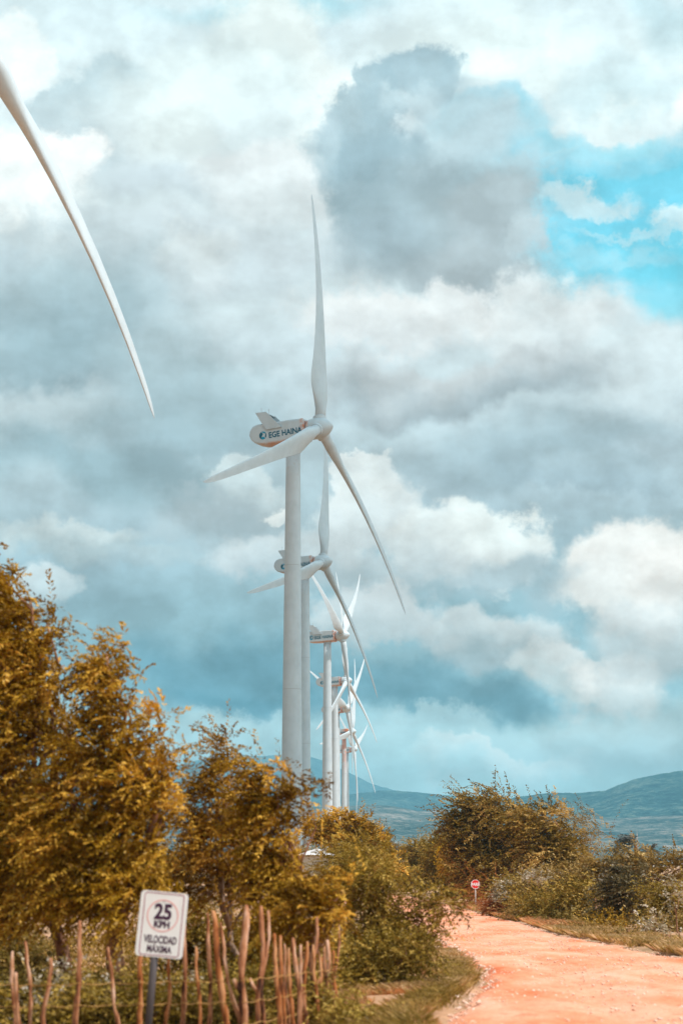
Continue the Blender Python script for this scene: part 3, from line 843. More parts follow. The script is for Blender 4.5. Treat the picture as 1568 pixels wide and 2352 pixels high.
def unit(v): return v / np.maximum(1e-9, np.linalg.norm(v, axis=-1, keepdims=True))
def make_sprays(rng, C, D, Ls, n, ll, lw, droop, spread, tint):
    N_ = len(C); t = np.linspace(.08, 1, n)[None, :, None]
    up = np.array([0, 0, 1.0])
    P = C[:, None] + D[:, None] * (Ls[:, None, None] * t) - up * (droop * Ls)[:, None, None] * t ** 2
    tang = unit(D[:, None] - up * (2 * droop)[:, None, None] * t)
    side = unit(np.cross(tang, up) + rng.normal(0, .25, (N_, 1, 3)))
    sg = np.where(np.arange(n) % 2 == 0, 1, -1)[None, :, None]
    ld = unit(tang * .75 + side * sg * spread + rng.normal(0, .28, (N_, n, 3)) + up * rng.normal(-.1, .1, (N_, n, 1)))
    wv = unit(np.cross(ld, unit(rng.normal(0, 1, (N_, n, 3)) + up * 1.1)))
    l = ll * (.65 + .7 * rng.random((N_, n, 1))) * (1 - .25 * t)
    w = lw * (.7 + .6 * rng.random((N_, n, 1)))
    V = np.stack([P, P + ld * l * .45 + wv * w * .5, P + ld * l, P + ld * l * .5 - wv * w * .5], 2)
    tt = np.clip(tint[:, None] + rng.normal(0, .10, (N_, n)), 0, 1)
    return V.reshape(-1, 3), tt.ravel()

KIND = {  # spray length, leaves per spray, leaf length, leaf width (at scale 1), droop, spread, clump sigma, outward, wind, jitter
 'neem':    dict(L=.44, n=20, ll=.095, lw=.034, droop=.35, spread=.8, sig=.15, out=.5, wind=.75, jit=.32),
 'feather': dict(L=.42, n=22, ll=.052, lw=.018, droop=.25, spread=.9, sig=.20, out=.7, wind=.8, jit=.4),
 'tuft':    dict(L=.22, n=12, ll=.085, lw=.032, droop=.15, spread=.9, sig=.11, out=.9, wind=.2, jit=.6),
 'broad':   dict(L=.22, n=8, ll=.085, lw=.052, droop=.05, spread=1.0, sig=.20, out=.6, wind=.2, jit=.7),
 'weed':    dict(L=.32, n=12, ll=.085, lw=.032, droop=.35, spread=.8, sig=.22, out=.5, wind=.4, jit=.6),
}
def crown_mesh(name, parent, lobes, kind, mat, scale=1.0, dens=1.0, seed=1, wisps=.10, fill=.58, flat=1.0):
    rng = np.random.default_rng(seed); K = KIND[kind]
    Vs = []; Ts = []
    for (c, r) in lobes:
        c = np.array(c); r = np.array(r) * (.88 if kind in ('neem', 'feather') else .97)
        rm = (r[0] * r[1] * r[2]) ** (1 / 3)
        area = 4 * math.pi * (((r[0] * r[1]) ** 1.6 + (r[0] * r[2]) ** 1.6 + (r[1] * r[2]) ** 1.6) / 3) ** (1 / 1.6)
        la = K['ll'] * K['lw'] * .5 * scale ** 2
        nleaf = area * 3.3 * dens / la; nspray = max(6, int(nleaf / K['n']))
        per = 11; ncl = max(4, nspray // per)
        d = unit(rng.normal(0, 1, (ncl, 3)) * [1, 1, flat])
        lump = 1 + .20 * np.sin(d[:, 0] * 5 + c[0] * 3 + seed) * np.sin(d[:, 2] * 6 + c[2]) + .12 * np.sin(d[:, 1] * 9 + d[:, 0] * 7)
        rad = np.where(rng.random(ncl) < fill, rng.random(ncl) ** .6 * .9, .82 + .26 * rng.random(ncl)) * lump
        cc = c + d * rad[:, None] * r
        ct = np.clip(rng.normal(.47, .30, ncl), 0, 1)
        ci = rng.integers(0, ncl, nspray)
        sg = K['sig'] * scale * min(2.2, max(.7, rm / (.5 * scale)))
        C = cc[ci] + rng.normal(0, 1, (nspray, 3)) * sg * [1, 1, .6]
        outw = unit((C - c) / r)
        D = unit(outw * K['out'] + np.array([-1, .15, .12]) * K['wind'] + rng.normal(0, 1, (nspray, 3)) * K['jit'] + d[ci] * .2)
        Ls = K['L'] * scale * (.6 + .8 * rng.random(nspray))
        top = (rng.random(nspray) < wisps) & (outw[:, 2] > -.1)
        Ls = np.where(top, Ls * 1.9, Ls); D[top] = unit(D[top] + [-.1, 0, .9])
        v, t_ = make_sprays(rng, C, D, Ls, K['n'], K['ll'] * scale, K['lw'] * scale, K['droop'] * (.5 + rng.random(nspray)), K['spread'], ct[ci])
        Vs.append(v); Ts.append(t_)
    V = np.concatenate(Vs); T = np.concatenate(Ts)
    Fc = np.arange(len(V)).reshape(-1, 4)
    return mesh_obj(name, V, Fc, MATS[mat], parent, tint=T)

def limb(mb, rs, a, b, r0, r1, seg=7, wob=.06, n=6):
    a = Vector(a); b = Vector(b); L_ = (b - a).length; pts = []; rr = []
    for k in range(n + 1):
        t = k / n; p = a.lerp(b, t)
        if 0 < k < n: p += Vector((rs.gauss(0, wob), rs.gauss(0, wob), rs.gauss(0, wob * .5))) * L_
        p.z += math.sin(t * math.pi) * .06 * L_
        pts.append(p); rr.append(r0 + (r1 - r0) * t)
    mb.tube(pts, rr, seg)
    return pts
NLEAF = [0]
def tree(name, label, cat, y, footpx, lobes, kind, mat, scale, dens=1.0, seed=1, group=None, trunk_r=.09, bark='bark', forks=1, fork_h=.45, trunk=True, depth=.85, wisps=.12, fill=.45, part='crown', spread_y=.25):
    """lobes: (px, py, rx, ry[, dy]) measured on the picture, stood up at distance y"""
    rs = random.Random(seed)
    base = foot(footpx, y)
    root = empty(name, base)
    k = y / F_PX; Ls = []
    for lb in lobes:
        px, py, rx, ry = lb[:4]
        r = (rx * k, max(rx, ry) * k * depth, ry * k)
        dy = lb[4] if len(lb) > 4 else rs.uniform(-1, 1) * r[1] * spread_y * 2
        c = at(px, py, y + dy) - base
        Ls.append((tuple(c), r))
    if trunk:
        mb = MB()
        cz = min(c[2] - r[2] * .3 for c, r in Ls); topc = sum((Vector(c) for c, r in Ls), Vector()) / len(Ls)
        fk = Vector((topc.x * .35, topc.y * .3, max(.25, cz * fork_h + topc.z * .12)))
        base_b = Vector((0, 0, -.15))
        stem = limb(mb, rs, base_b, fk, trunk_r, trunk_r * .75, 9, .03, 5)
        for (c, r) in Ls:
            e = Vector(c)
            st = fk if rs.random() < .7 or forks < 2 else Vector(stem[-2])
            L1 = limb(mb, rs, st, e, trunk_r * .55, trunk_r * .12, 6, .05, 6)
            for q in range(5):
                s0 = L1[rs.randint(2, 6)]
                d = Vector((rs.gauss(-.25, .6), rs.gauss(0, .6), rs.gauss(.35, .5))).normalized()
                e2 = s0 + Vector((d.x * r[0], d.y * r[1], d.z * r[2])) * rs.uniform(.4, .75)
                limb(mb, rs, s0, e2, trunk_r * .16, trunk_r * .04, 4, .05, 4)
        mb.build('trunk', MATS[bark], root, smooth=True, recalc=False)
    cr = crown_mesh(part, root, Ls, kind, mat, scale, dens, seed, wisps, fill)
    NLEAF[0] += len(cr.data.polygons)
    tag(root, label, cat, group)
    return root

# --- left of the road, near
tree('tree', 'tallest golden tree filling the left edge, its top cut off by the frame', 'tree', 29, 192,
     [(-30,1460,80,120),(-12,1310,40,75),(5,1385,45,60),(50,1425,55,65),(108,1430,30,40),(88,1470,38,60),(98,1560,38,75),(40,1600,90,100),(-60,1720,130,150),(80,1740,105,110),(-40,1930,130,120),(70,1930,110,110),(30,2060,110,70)],
     'neem', 'leaf_gold', 1.0, 1.0, 11, 'neem trees behind the stick fence', .12)
tree('tree', 'golden tree with forked dark trunk behind the speed limit sign', 'tree', 27.5, 285,
     [(244,1500,30,58),(232,1585,38,55),(262,1575,36,55),(300,1660,52,62),(350,1690,36,55),(230,1720,80,75),(345,1780,46,75),(290,1820,85,80),(170,1850,85,85),(370,1880,42,75),(280,1930,95,80),(170,1980,90,75),(350,1990,62,60),(250,2060,110,52),(130,2060,70,45)],
     'neem', 'leaf_gold', .95, 1.0, 23, 'neem trees behind the stick fence', .15, fork_h=.62)
tree('tree', 'thin feathery tree with open pointed top, left of the double peaked golden tree', 'tree', 31, 545,
     [(508,1722,20,46),(510,1768,28,36),(476,1790,30,34),(519,1810,36,45),(459,1860,42,45),(544,1870,40,55),(494,1930,62,55),(454,1990,55,50),(554,1960,55,55),(514,2040,70,45)],
     'neem', 'leaf_amber', .85, .75, 37, 'neem trees behind the stick fence', .06, bark='bark_pale', wisps=.3, fill=.3)
tree('tree', 'golden tree with slim red brown stems standing against the tower bases', 'tree', 29.5, 712,
     [(595,1775,28,32),(632,1790,30,40),(610,1840,45,45),(660,1850,40,50),(706,1845,26,40),(622,1910,62,60),(660,1910,34,48),(600,1980,60,52),(650,1995,55,50),(672,2000,24,30),(630,2060,70,45),(690,2066,55,40)],
     'neem', 'leaf_gold', .9, .85, 41, 'neem trees behind the stick fence', .055, wisps=.22)
tree('bush', 'bright golden bush right behind the stick fence, below the small white roof', 'bush', 27, 715,
     [(722,2066,52,24),(785,2052,34,24),(690,2085,62,36),(760,2090,48,40),(640,2105,50,40),(730,2125,50,34)],
     'neem', 'leaf_gold', .85, .9, 53, None, .05)
tree('bush', 'feathery grey green acacia hanging over the left edge of the dirt road', 'bush', 37, 870,
     [(850,2000,60,45),(815,2060,55,55),(875,2065,38,38),(905,2115,38,34),(860,2130,75,58),(922,2175,40,45),(850,2210,80,60),(915,2240,48,40),(790,2190,55,62),(790,2270,60,55),(870,2280,60,45),(985,2150,16,26),(975,2060,40,14),(1030,2062,34,9),(985,2110,22,36),(1010,2090,16,22),(958,2215,26,28)],
     'weed', 'leaf_olive', .95, .62, 67, None, .05, wisps=.25)
# stubby dense growth beyond it
tree('bush', 'low olive bush on the left road verge in front of the hanging acacia', 'bush', 32.5, 880,
     [(825,2225,58,55),(885,2215,55,55),(940,2228,40,42),(868,2265,72,26),(800,2280,50,35),(965,2185,20,30)],
     'weed', 'leaf_olive', .85, .75, 68, None, .04, wisps=.2)
tree('tree', 'clumpy ochre tree below the distant tower bases', 'tree', 125, 800,
     [(735,1905,34,24),(765,1890,24,20),(800,1900,32,24),(828,1898,20,18),(780,1935,50,34),(835,1935,36,34),(858,1925,18,22),(872,1950,20,30),(850,1975,42,34),(890,1985,18,24)],
     'tuft', 'leaf_gold', 2.9, .9, 71, None, .3)
tree('tree', 'slender dark tree sticking up from the slope of the clumpy ochre tree', 'tree', 128, 884,
     [(884,1912,6,12),(882,1935,10,18),(892,1955,10,20),(895,1980,12,22)], 'tuft', 'leaf_dark', 2.2, .9, 73, None, .12)
tree('bush', 'round dull brown bush in front of the clumpy ochre tree', 'bush', 95, 800,
     [(790,1985,34,24),(825,1975,42,34),(860,2000,42,30),(800,2010,62,30),(900,2015,26,22)], 'feather', 'leaf_olive', 2.6, .8, 79, None, .15)
# --- low growth behind the stick fence
low = [
 (-20,2150,95,60,33,'weed','leaf_olive','dark olive shrub at the far left behind the fence stakes'),
 (75,2225,70,50,31,'weed','leaf_green','green weedy shrub behind the second and third stakes'),
 (385,2120,60,50,33,'weed','leaf_olive','olive shrub right behind the speed limit sign'),
 (470,2150,70,60,33,'weed','leaf_olive','olive shrub between the speed sign and the tallest fence stakes'),
 (590,2170,75,60,32,'weed','leaf_olive','olive shrub in the shade behind the middle fence stakes'),
 (300,2275,70,40,30,'weed','leaf_green','green shrub at the foot of the forked trunk'),
 (700,2230,70,60,30,'weed','leaf_olive','shrub behind the crowded right stakes of the fence'),
 (510,2280,80,60,29,'weed','leaf_green','low green shrub behind the lower strands of wire'),
 (640,2310,70,50,29,'weed','leaf_green','low shrub behind the bunched stakes at the bottom edge'),
 (170,2320,110,55,28.5,'weed','leaf_green','low weedy shrub at the bottom left corner between stakes'),
 (30,2330,100,50,28,'weed','leaf_olive','lowest shrub in the bottom left corner of the photo'),
 (380,2330,90,45,28,'weed','leaf_olive','low shrub at the foot of the speed limit sign'),
]
for i in range(13):
    px = -30 + i * 66
    low.append((px, 2300 + (i * 37) % 30, 58, 44 + (i * 13) % 22, 25.2 + (i * 7) % 3 * .5, 'weed', ('leaf_olive', 'leaf_green', 'leaf_brown')[i % 3],
        ['low weeds between the two leftmost stakes', 'low weeds right of the slim pale headed stake', 'low weeds left of the tall pinkish stake', 'low weeds right of the tall pinkish stake',
         'low weeds at the foot of the forked trunk', 'low weeds left of the leaning sign post', 'low weeds right of the leaning sign post', 'low weeds below the short hooked orange stake',
         'low weeds behind the thick split stake', 'low weeds behind the tallest thick stake', 'low weeds behind the crooked stake with the branch stub', 'low weeds behind the crowded orange stakes', 'low weeds behind the last near stakes'][i]))
for i, (px, py, rx, ry, y, kd, mt_, lab) in enumerate(low):
    tree('shrub', lab, 'shrub', y, px, [(px - rx * .35, py, rx * .6, ry * .8), (px + rx * .4, py - ry * .15, rx * .55, ry * .75), (px, py + ry * .4, rx * .8, ry * .6)], kd, mt_, .95, .75, 100 + i, 'low shrubs behind the stick fence', .02)
pale = [
 (470,2065,48,34,38,'pale big leaved plant beside the top right corner of the speed sign'),
 (55,2290,50,34,26,'pale big leaved plant at the bottom left between the first stakes'),
 (150,2270,36,34,26.5,'pale big leaved plant left of the tall fourth stake'),
 (235,2310,42,34,26,'pale big leaved plant under the forked trunk'),
 (365,2300,36,34,26,'pale big leaved plant behind the leaning sign post'),
 (410,2260,34,30,27,'pale big leaved plant just right of the leaning sign post'),
 (110,2335,44,26,25.5,'lowest pale big leaved plant near the bottom left corner'),
]
for i, (px, py, rx, ry, y, lab) in enumerate(pale):
    tree('milkweed', lab, 'plant', y, px, [(px - rx * .4, py, rx * .7, ry * .8), (px + rx * .35, py - ry * .2, rx * .7, ry * .9)], 'broad', 'leaf_pale', .9, .3, 140 + i, 'pale big leaved plants', .015, part='leaves')
# --- right of the road
hedge = [
 (930,1996,36,46,205,'leaf_olive','leftmost dull tree of the hedge where the road disappears'),
 (968,1980,50,58,195,'leaf_olive','rounded tree in the hedge beside the vanishing road'),
 (1018,1975,50,62,185,'leaf_olive','olive tree in the hedge directly below the small yellow flowers'),
 (1066,1998,46,62,165,'leaf_gold','golden green tree in the hedge just left of the stop sign'),
]
for i, (px, py, rx, ry, y, mt_, lab) in enumerate(hedge):
    tree('tree', lab, 'tree', y, px, [(px - rx * .3, py - ry * .1, rx * .6, ry * .65), (px + rx * .35, py, rx * .6, ry * .7), (px, py - ry * .5, rx * .45, ry * .4), (px, py + ry * .5, rx * .9, ry * .5)], 'tuft', mt_, 3.0, .8, 170 + i, 'hedge trees beyond the stop sign', .25)
tree('bush', 'bright yellow flowering bush on top of the hedge', 'bush', 178, 1030, [(1022,1945,9,6),(1036,1949,8,6),(1030,1962,12,9),(1030,1985,10,16)], 'tuft', 'leaf_yellow', 2.6, 1.2, 181, None, .15)
tree('tree', 'large windswept ochre tree leaning left above the stop sign', 'tree', 150, 1175,
     [(1040,1918,24,12),(1070,1903,40,24),(1092,1868,42,26),(1130,1850,36,20),(1118,1826,12,10),(1165,1855,26,22),(1056,1878,22,14),(1120,1898,52,34),(1170,1898,46,38),(1085,1932,50,26),(1200,1926,42,38),(1140,1950,56,36),(1095,1968,50,30),(1190,1980,50,40),(1110,2010,66,36)],
     'neem', 'leaf_bronze', 3.1, 1.0, 191, None, .35, wisps=.28)
tree('tree', 'rounded golden tree sloping down to the right beside the large windswept tree', 'tree', 138, 1290,
     [(1205,1888,34,24),(1240,1880,34,22),(1275,1888,34,24),(1300,1915,36,30),(1240,1925,48,36),(1295,1950,42,32),(1240,1968,50,34),(1325,1975,32,26),(1270,1995,48,28)],
     'neem', 'leaf_bronze', 2.8, .95, 193, None, .3)
tree('tree', 'sparse reddish tree with bare twigs right of the rounded golden tree', 'tree', 142, 1335,
     [(1335,1895,24,16),(1362,1915,26,19),(1345,1935,34,18),(1382,1935,14,14),(1330,1960,30,20)], 'feather', 'leaf_brown', 3.4, .45, 197, None, .12, bark='bark_pale', wisps=.3)
tree('tree', 'spreading brown acacia at the right edge in front of the palm', 'tree', 100, 1470,
     [(1370,1995,36,20),(1410,1992,42,20),(1455,1990,44,20),(1500,1992,40,20),(1545,1998,40,22),(1400,2015,48,28),(1470,2005,52,30),(1530,2020,42,30),(1590,1990,40,30)],
     'neem', 'leaf_brown', 2.0, .7, 199, None, .16, wisps=.2)
tree('tree', 'dark layered conical tree under the brown acacia', 'tree', 84, 1452,
     [(1445,2010,42,14),(1425,2040,46,13),(1462,2052,42,13),(1432,2075,48,13),(1458,2098,44,13),(1428,2122,44,13),(1455,2145,38,14)],
     'neem', 'leaf_dark', 1.9, 1.0, 211, None, .13, depth=1.0)
bushes = [
 (1185,2055,40,34,118,'weed','leaf_olive',2.6,'dull olive bush just right of the pale plant by the stop sign'),
 (1230,2045,44,30,112,'weed','leaf_brown',2.6,'brown bush under the rounded golden tree'),
 (1262,2090,44,40,98,'weed','leaf_olive',2.4,'olive green round bush at the middle of the right verge'),
 (1325,2075,44,48,92,'weed','leaf_olive',2.3,'largest olive round bush on the right verge, left of the thin pale stakes'),
 (1330,2025,42,26,104,'weed','leaf_brown',2.4,'brown bush above the largest round bush'),
 (1215,2100,32,22,105,'weed','leaf_green',2.4,'low green bush at the right road edge past the stop sign'),
 (1400,2150,34,34,76,'weed','leaf_gold',2.0,'low golden bush at the foot of the dark conical tree'),
 (1480,2170,34,24,72,'weed','leaf_olive',2.0,'low olive bush right of the conical tree foot'),
 (1540,2150,42,44,68,'weed','leaf_brown',1.9,'brown green shrub at the right edge above the verge'),
 (1545,2075,46,40,74,'weed','leaf_olive',1.9,'tall olive shrub at the right edge beside the conical tree'),
 (1150,2085,26,14,112,'weed','leaf_rust',2.0,'low rust coloured weeds at the road edge right of the stop sign pole'),
 (1195,2105,30,12,100,'weed','leaf_brown',1.6,'low brown weeds at the road edge below the dull olive bush'),
 (1345,2148,46,16,74,'weed','leaf_brown',1.3,'low dry weeds at the road edge under the thin pale stakes'),
 (1440,2178,50,16,64,'weed','leaf_green',1.2,'low green weeds at the road edge below the dark conical tree'),
 (1530,2196,50,16,57,'weed','leaf_brown',1.1,'low dry weeds at the road edge in the far right corner'),
 (1290,2125,30,18,88,'weed','leaf_green',2.0,'low ragged green bush by the right road edge'),
]
for i, (px, py, rx, ry, y, kd, mt_, sc, lab) in enumerate(bushes):
    tree('bush', lab, 'bush', y, px, [(px - rx * .5, py + ry * .1, rx * .7, ry * .8), (px + rx * .5, py, rx * .65, ry * .8), (px, py - ry * .45, rx * .6, ry * .6), (px, py + ry * .5, rx * 1.0, ry * .6)], kd, mt_, sc * .85, .8, 220 + i, 'bushes along the right verge', .06, wisps=.2)
pale2 = [
 (1148,2052,20,34,112,'pale silvery plant right behind the stop sign'),
 (1235,2010,24,16,108,'pale leaved plant below the rounded golden tree'),
 (1270,2022,20,18,106,'pale leaved plant above the round olive bushes'),
 (1548,2050,22,26,66,'pale leaved plant halfway up the right edge'),
 (1500,2120,22,32,64,'pale leaved plant right of the dark conical tree'),
 (1555,2175,24,22,60,'lowest pale leaved plant on the right verge'),
 (1360,2010,16,14,101,'pale leaved plant left of the brown acacia'),
]
for i, (px, py, rx, ry, y, lab) in enumerate(pale2):
    tree('milkweed', lab, 'plant', y, px, [(px, py + ry * .3, rx * .8, ry * .6), (px + rx * .3, py - ry * .4, rx * .55, ry * .5)], 'broad', 'leaf_pale', 1.25, .34, 260 + i, 'pale big leaved plants', .03, part='leaves')
tree('bush', 'rust red dry bush behind the pole of the stop sign', 'bush', 137, 1110, [(1102,2052,16,16),(1120,2048,14,16),(1112,2070,24,14),(1135,2075,14,10)], 'feather', 'leaf_rust', 3.0, .5, 271, None, .05)
# filler trees standing farther back so that the plain is wooded behind the first rows
far = [(560,1985,60,34,150),(380,1990,80,36,160),(180,1980,90,40,170),(20,1985,90,40,150),(690,1975,50,30,170)]
for i, (px, py, rx, ry, y) in enumerate(far):
    tree('tree', ['distant olive tree glimpsed between the feathery tree and the double peaked tree', 'distant olive tree behind the speed limit sign crowns', 'distant tree hidden behind the forked golden tree', 'distant tree behind the tallest golden tree', 'distant olive tree beside the small white roof'][i], 'tree', y, px,
         [(px - rx * .4, py, rx * .6, ry * .7), (px + rx * .4, py - 3, rx * .6, ry * .7), (px, py + ry * .4, rx * .8, ry * .6)], 'tuft', 'leaf_olive', 3.4, .7, 290 + i, 'distant trees on the left', .2)

# --- palms
def palm(label, px, py, y, size, seed, lean=-.5):
    rs = random.Random(seed); b = foot(px, y); root = empty('palm_tree', b)
    top = at(px, py, y) - b
    mb = MB(); limb(mb, rs, (0, 0, 0), top, .2, .13, 8, .01, 6); mb.build('trunk', MATS['bark'], root, smooth=True)
    V = []; T = []
    rng = np.random.default_rng(seed)
    n = 17
    C = np.repeat(np.array([tuple(top)]), n, 0)
    a = rng.random(n) * 6.28; e = rng.uniform(-.1, 1.1, n)
    D = unit(np.stack([np.cos(a) * np.cos(e) + lean, np.sin(a) * np.cos(e), np.sin(e)], -1))
    v, t_ = make_sprays(rng, C, D, size * (.8 + .4 * rng.random(n)), 46, size * .30, size * .035, .45 + .3 * rng.random(n), 1.0, rng.random(n))
    mesh_obj('fronds', v, np.arange(len(v)).reshape(-1, 4), MATS['leaf_palm'], root, tint=t_)
    tag(root, label, 'palm tree', 'distant palms')
palm('dark windswept palm standing above the brown acacia on the right', 1458, 1940, 165, 2.3, 3, -.9)
palm('small dark palm just right of the tall windswept palm', 1494, 1955, 175, 1.4, 5, -.5)
palm('small grey palm where the left trees meet the hedge', 925, 1956, 270, 2.6, 7, -.8)

# --- grass and weeds, as ground cover
def grass(name, n, sampler, h, w, mat, seed, wind=-.15):
    rng = np.random.default_rng(seed)
    x, y = sampler(rng, n)
    z = gzn(x, y) + .06
    hh = h * (.4 + .9 * rng.random(n)); a = rng.random(n) * 6.28
    wx = np.cos(a) * w; wy = np.sin(a) * w
    lx = (wind + rng.normal(0, .65, n)) * hh; ly = rng.normal(0, .5, n) * hh
    P = np.stack([x, y, z], -1)
    V = np.stack([P + np.stack([-wx, -wy, 0 * x], -1), P + np.stack([wx, wy, 0 * x], -1), P + np.stack([lx * .5 + wx * .5, ly * .5 + wy * .5, hh * .7], -1), P + np.stack([lx, ly, hh], -1)], 1).reshape(-1, 3)
    o = mesh_obj(name, V, np.arange(len(V)).reshape(-1, 4), MATS[mat], tint=np.clip(rng.normal(.5, .25, n) + (fbm(x * 1.5, y * 1.5, 3, seed) - .45) * 1.2, 0, 1))
    return tag(o, kind='stuff')
def left_strip(y0, y1, w, p=1.6):
    def f(rng, n):
        y = y0 * (y1 / y0) ** rng.random(n); x = le(y) - .22 - w * rng.random(n) ** p
        m = fbm(x * 1.6, y * .9, 5, 44) + rng.normal(0, .03, n) > .47
        return x[m], y[m]
    return f
def right_strip(y0, y1, w, p=1.3):
    def f(rng, n):
        y = y0 * (y1 / y0) ** rng.random(n); x = re_(y) + .05 + w * rng.random(n) ** p
        m = fbm(x * 1.3, y * .6, 5, 45) + rng.normal(0, .03, n) > .44
        return x[m], y[m]
    return f
def wrap(name, n, s, h, w, mat, seed):
    rng = np.random.default_rng(seed); x, y = s(rng, n)
    return grass(name, len(x), lambda r, k: (x, y), h, w, mat, seed + 1)
wrap('grass', 50000, left_strip(25, 48, 2.2), .12, .006, 'grass_dry', 1)
wrap('grass', 18000, left_strip(25, 60, 2.0), .10, .006, 'grass_green', 3)
wrap('grass', 40000, left_strip(23, 40, 1.6), .10, .006, 'grass_rust', 5)
wrap('grass', 60000, right_strip(44, 140, 2.2), .17, .016, 'grass_dry', 7)
wrap('grass', 60000, right_strip(44, 140, 2.4), .16, .016, 'grass_green', 9)
wrap('grass', 26000, right_strip(75, 145, 1.6), .20, .02, 'grass_rust', 11)
def field(rng, n):
    y = 27 * (60 / 27) ** rng.random(n); x = -8 + (le(y) - 1.5 + 8) * rng.random(n)
    return x, y
wrap('grass', 30000, field, .14, .008, 'grass_green', 13)
def clump(rng, n):
    # grass tongue that reaches into the left edge of the road
    u = rng.random(n); y = 27 + 13 * u
    c = np.interp(y, [27, 30, 34.4, 38, 41], [1.35, 1.75, 2.35, 2.5, 2.6]) - .34
    return c + rng.normal(0, .14, n), y
wrap('grass', 9000, clump, .13, .007, 'grass_green', 15)
def near_fence(rng, n):
    return rng.uniform(-5.2, 1.0, n), rng.uniform(22.2, 26.5, n)
wrap('grass', 30000, near_fence, .15, .007, 'grass_green', 17)
wrap('grass', 12000, near_fence, .12, .007, 'grass_dry', 19)

# ------------------------------------------------------------------ stick fence
simple('stick_wood', [(.37, (.06, .020, .009)), (.46, (.31, .105, .040)), (.55, (.52, .235, .12)), (.68, (.80, .52, .38))], 8, .9, .6, 26, stretch=(1, 1, .22), bdist=.01)
simple('stick_orange', [(.37, (.08, .020, .006)), (.48, (.40, .120, .03)), (.64, (.66, .32, .15))], 8, .9, .6, 26, stretch=(1, 1, .22), bdist=.01)
simple('wire_rust', [(.3, (.42, .19, .05)), (.7, (.62, .34, .11))], 6, .7)
STAKES = [
 # top px, py, bottom px at y 2352, distance, thickness m, material, bends, branch, label
 (28,2187,34,23.4,.035,'stick_wood',.3,0,'thin stake farthest left, with a shorter one leaning on it'),
 (36,2236,41,23.3,.040,'stick_wood',.2,0,'short pale stake leaning on the leftmost stake'),
 (60,2164,72,23.5,.034,'stick_wood',.4,0,'slim stake with a rounded pale head near the left edge'),
 (118,2203,103,23.3,.042,'stick_wood',.5,0,'stake with a knobbed bent head left of the tall pinkish stake'),
 (184,2117,176,23.2,.046,'stick_wood',.25,0,'tall pinkish stake standing left of the two golden tree trunks'),
 (248,2178,272,24.0,.034,'stick_wood',.3,0,'stake leaning left in front of the forked trunk'),
 (326,2150,318,23.6,.044,'stick_orange',.25,0,'orange brown stake rising behind the left side of the speed sign'),
 (388,2200,382,23.8,.036,'stick_orange',.6,0,'crooked thin stake just right of the leaning sign post'),
 (424,2110,421,23.7,.042,'stick_wood',.2,0,'straight pale stake hidden behind the right edge of the speed sign'),
 (451,2177,458,23.6,.032,'stick_orange',.35,0,'short orange stake with a hooked head right of the speed sign'),
 (478,2098,481,23.7,.036,'stick_wood',.3,0,'tall thin stake leaning against a darker thicker one'),
 (490,2096,520,23.8,.062,'stick_orange',.35,0,'thick dark orange stake with split bark leaning left'),
 (505,2120,548,23.6,.034,'stick_wood',.6,0,'stake with a kinked top right of the thick split stake'),
 (567,2083,555,23.5,.066,'stick_wood',.5,1,'tallest and thickest stake, its forked top bending right'),
 (599,2084,598,23.7,.046,'stick_wood',.7,1,'crooked stake with a cut side branch stub'),
 (617,2093,606,23.8,.036,'stick_wood',.9,0,'wavy thin stake beside the one with the branch stub'),
 (630,2147,641,24.0,.046,'stick_orange',.3,0,'reddish stake left of the straight round topped stake'),
 (643,2151,650,24.2,.040,'stick_orange',.15,0,'straight round topped stake in the crowded part'),
 (662,2180,672,24.3,.038,'stick_orange',.2,0,'shortest straight stake of the crowded part'),
 (674,2157,688,24.4,.048,'stick_wood',.5,0,'rough pale stake with flaking bark in the crowded part'),
 (705,2165,696,25.0,.042,'stick_orange',.4,0,'stake at the foot of the golden tree with red stems'),
 (727,2108,722,25.4,.036,'stick_wood',.9,1,'twisted branchy stake reaching up into the bush'),
 (733,2188,747,25.8,.036,'stick_orange',.3,0,'thin stake leaning left near the right end of the near fence'),
 (752,2163,764,26.2,.060,'stick_wood',.4,0,'thick pale stake that ends the near part of the fence'),
 (779,2122,766,27.5,.030,'stick_wood',.5,0,'thin tall stick just past the thick end stake'),
 (740,2200,738,26.5,.034,'stick_orange',.3,0,'stake half hidden between the last three near stakes'),
 (712,2190,714,26.8,.034,'stick_wood',.3,0,'pale stake half hidden behind the twisted branchy stake'),
 (690,2172,700,24.8,.034,'stick_wood',.4,0,'thin pale stake close to the rough flaking one'),
 (719,2172,730,25.2,.036,'stick_orange',.3,0,'thin reddish stake crossing the twisted branchy one'),
 (744,2176,752,26.0,.034,'stick_wood',.3,0,'slim pale stake left of the thick pale end stake'),
 (654,2170,660,24.6,.032,'stick_wood',.3,0,'thin pale stake between the two round topped orange stakes'),
 (765,2185,772,27,.036,'stick_orange',.3,0,'reddish stake right of the thick pale end stake'),
 (799,2195,803,34,.040,'stick_wood',.5,0,'stake under the acacia, first of the far part of the fence'),
 (812,2222,812,38,.045,'stick_orange',.3,0,'second stake of the far part of the fence under the acacia'),
 (821,2218,820,40,.050,'stick_wood',.2,0,'third stake of the far part of the fence under the acacia'),
 (829,2224,826,42,.045,'stick_wood',.3,0,'fourth stake of the far part of the fence under the acacia'),
 (836,2221,833,44,.050,'stick_orange',.2,0,'last visible stake at the far end of the fence'),
]
heads = {}
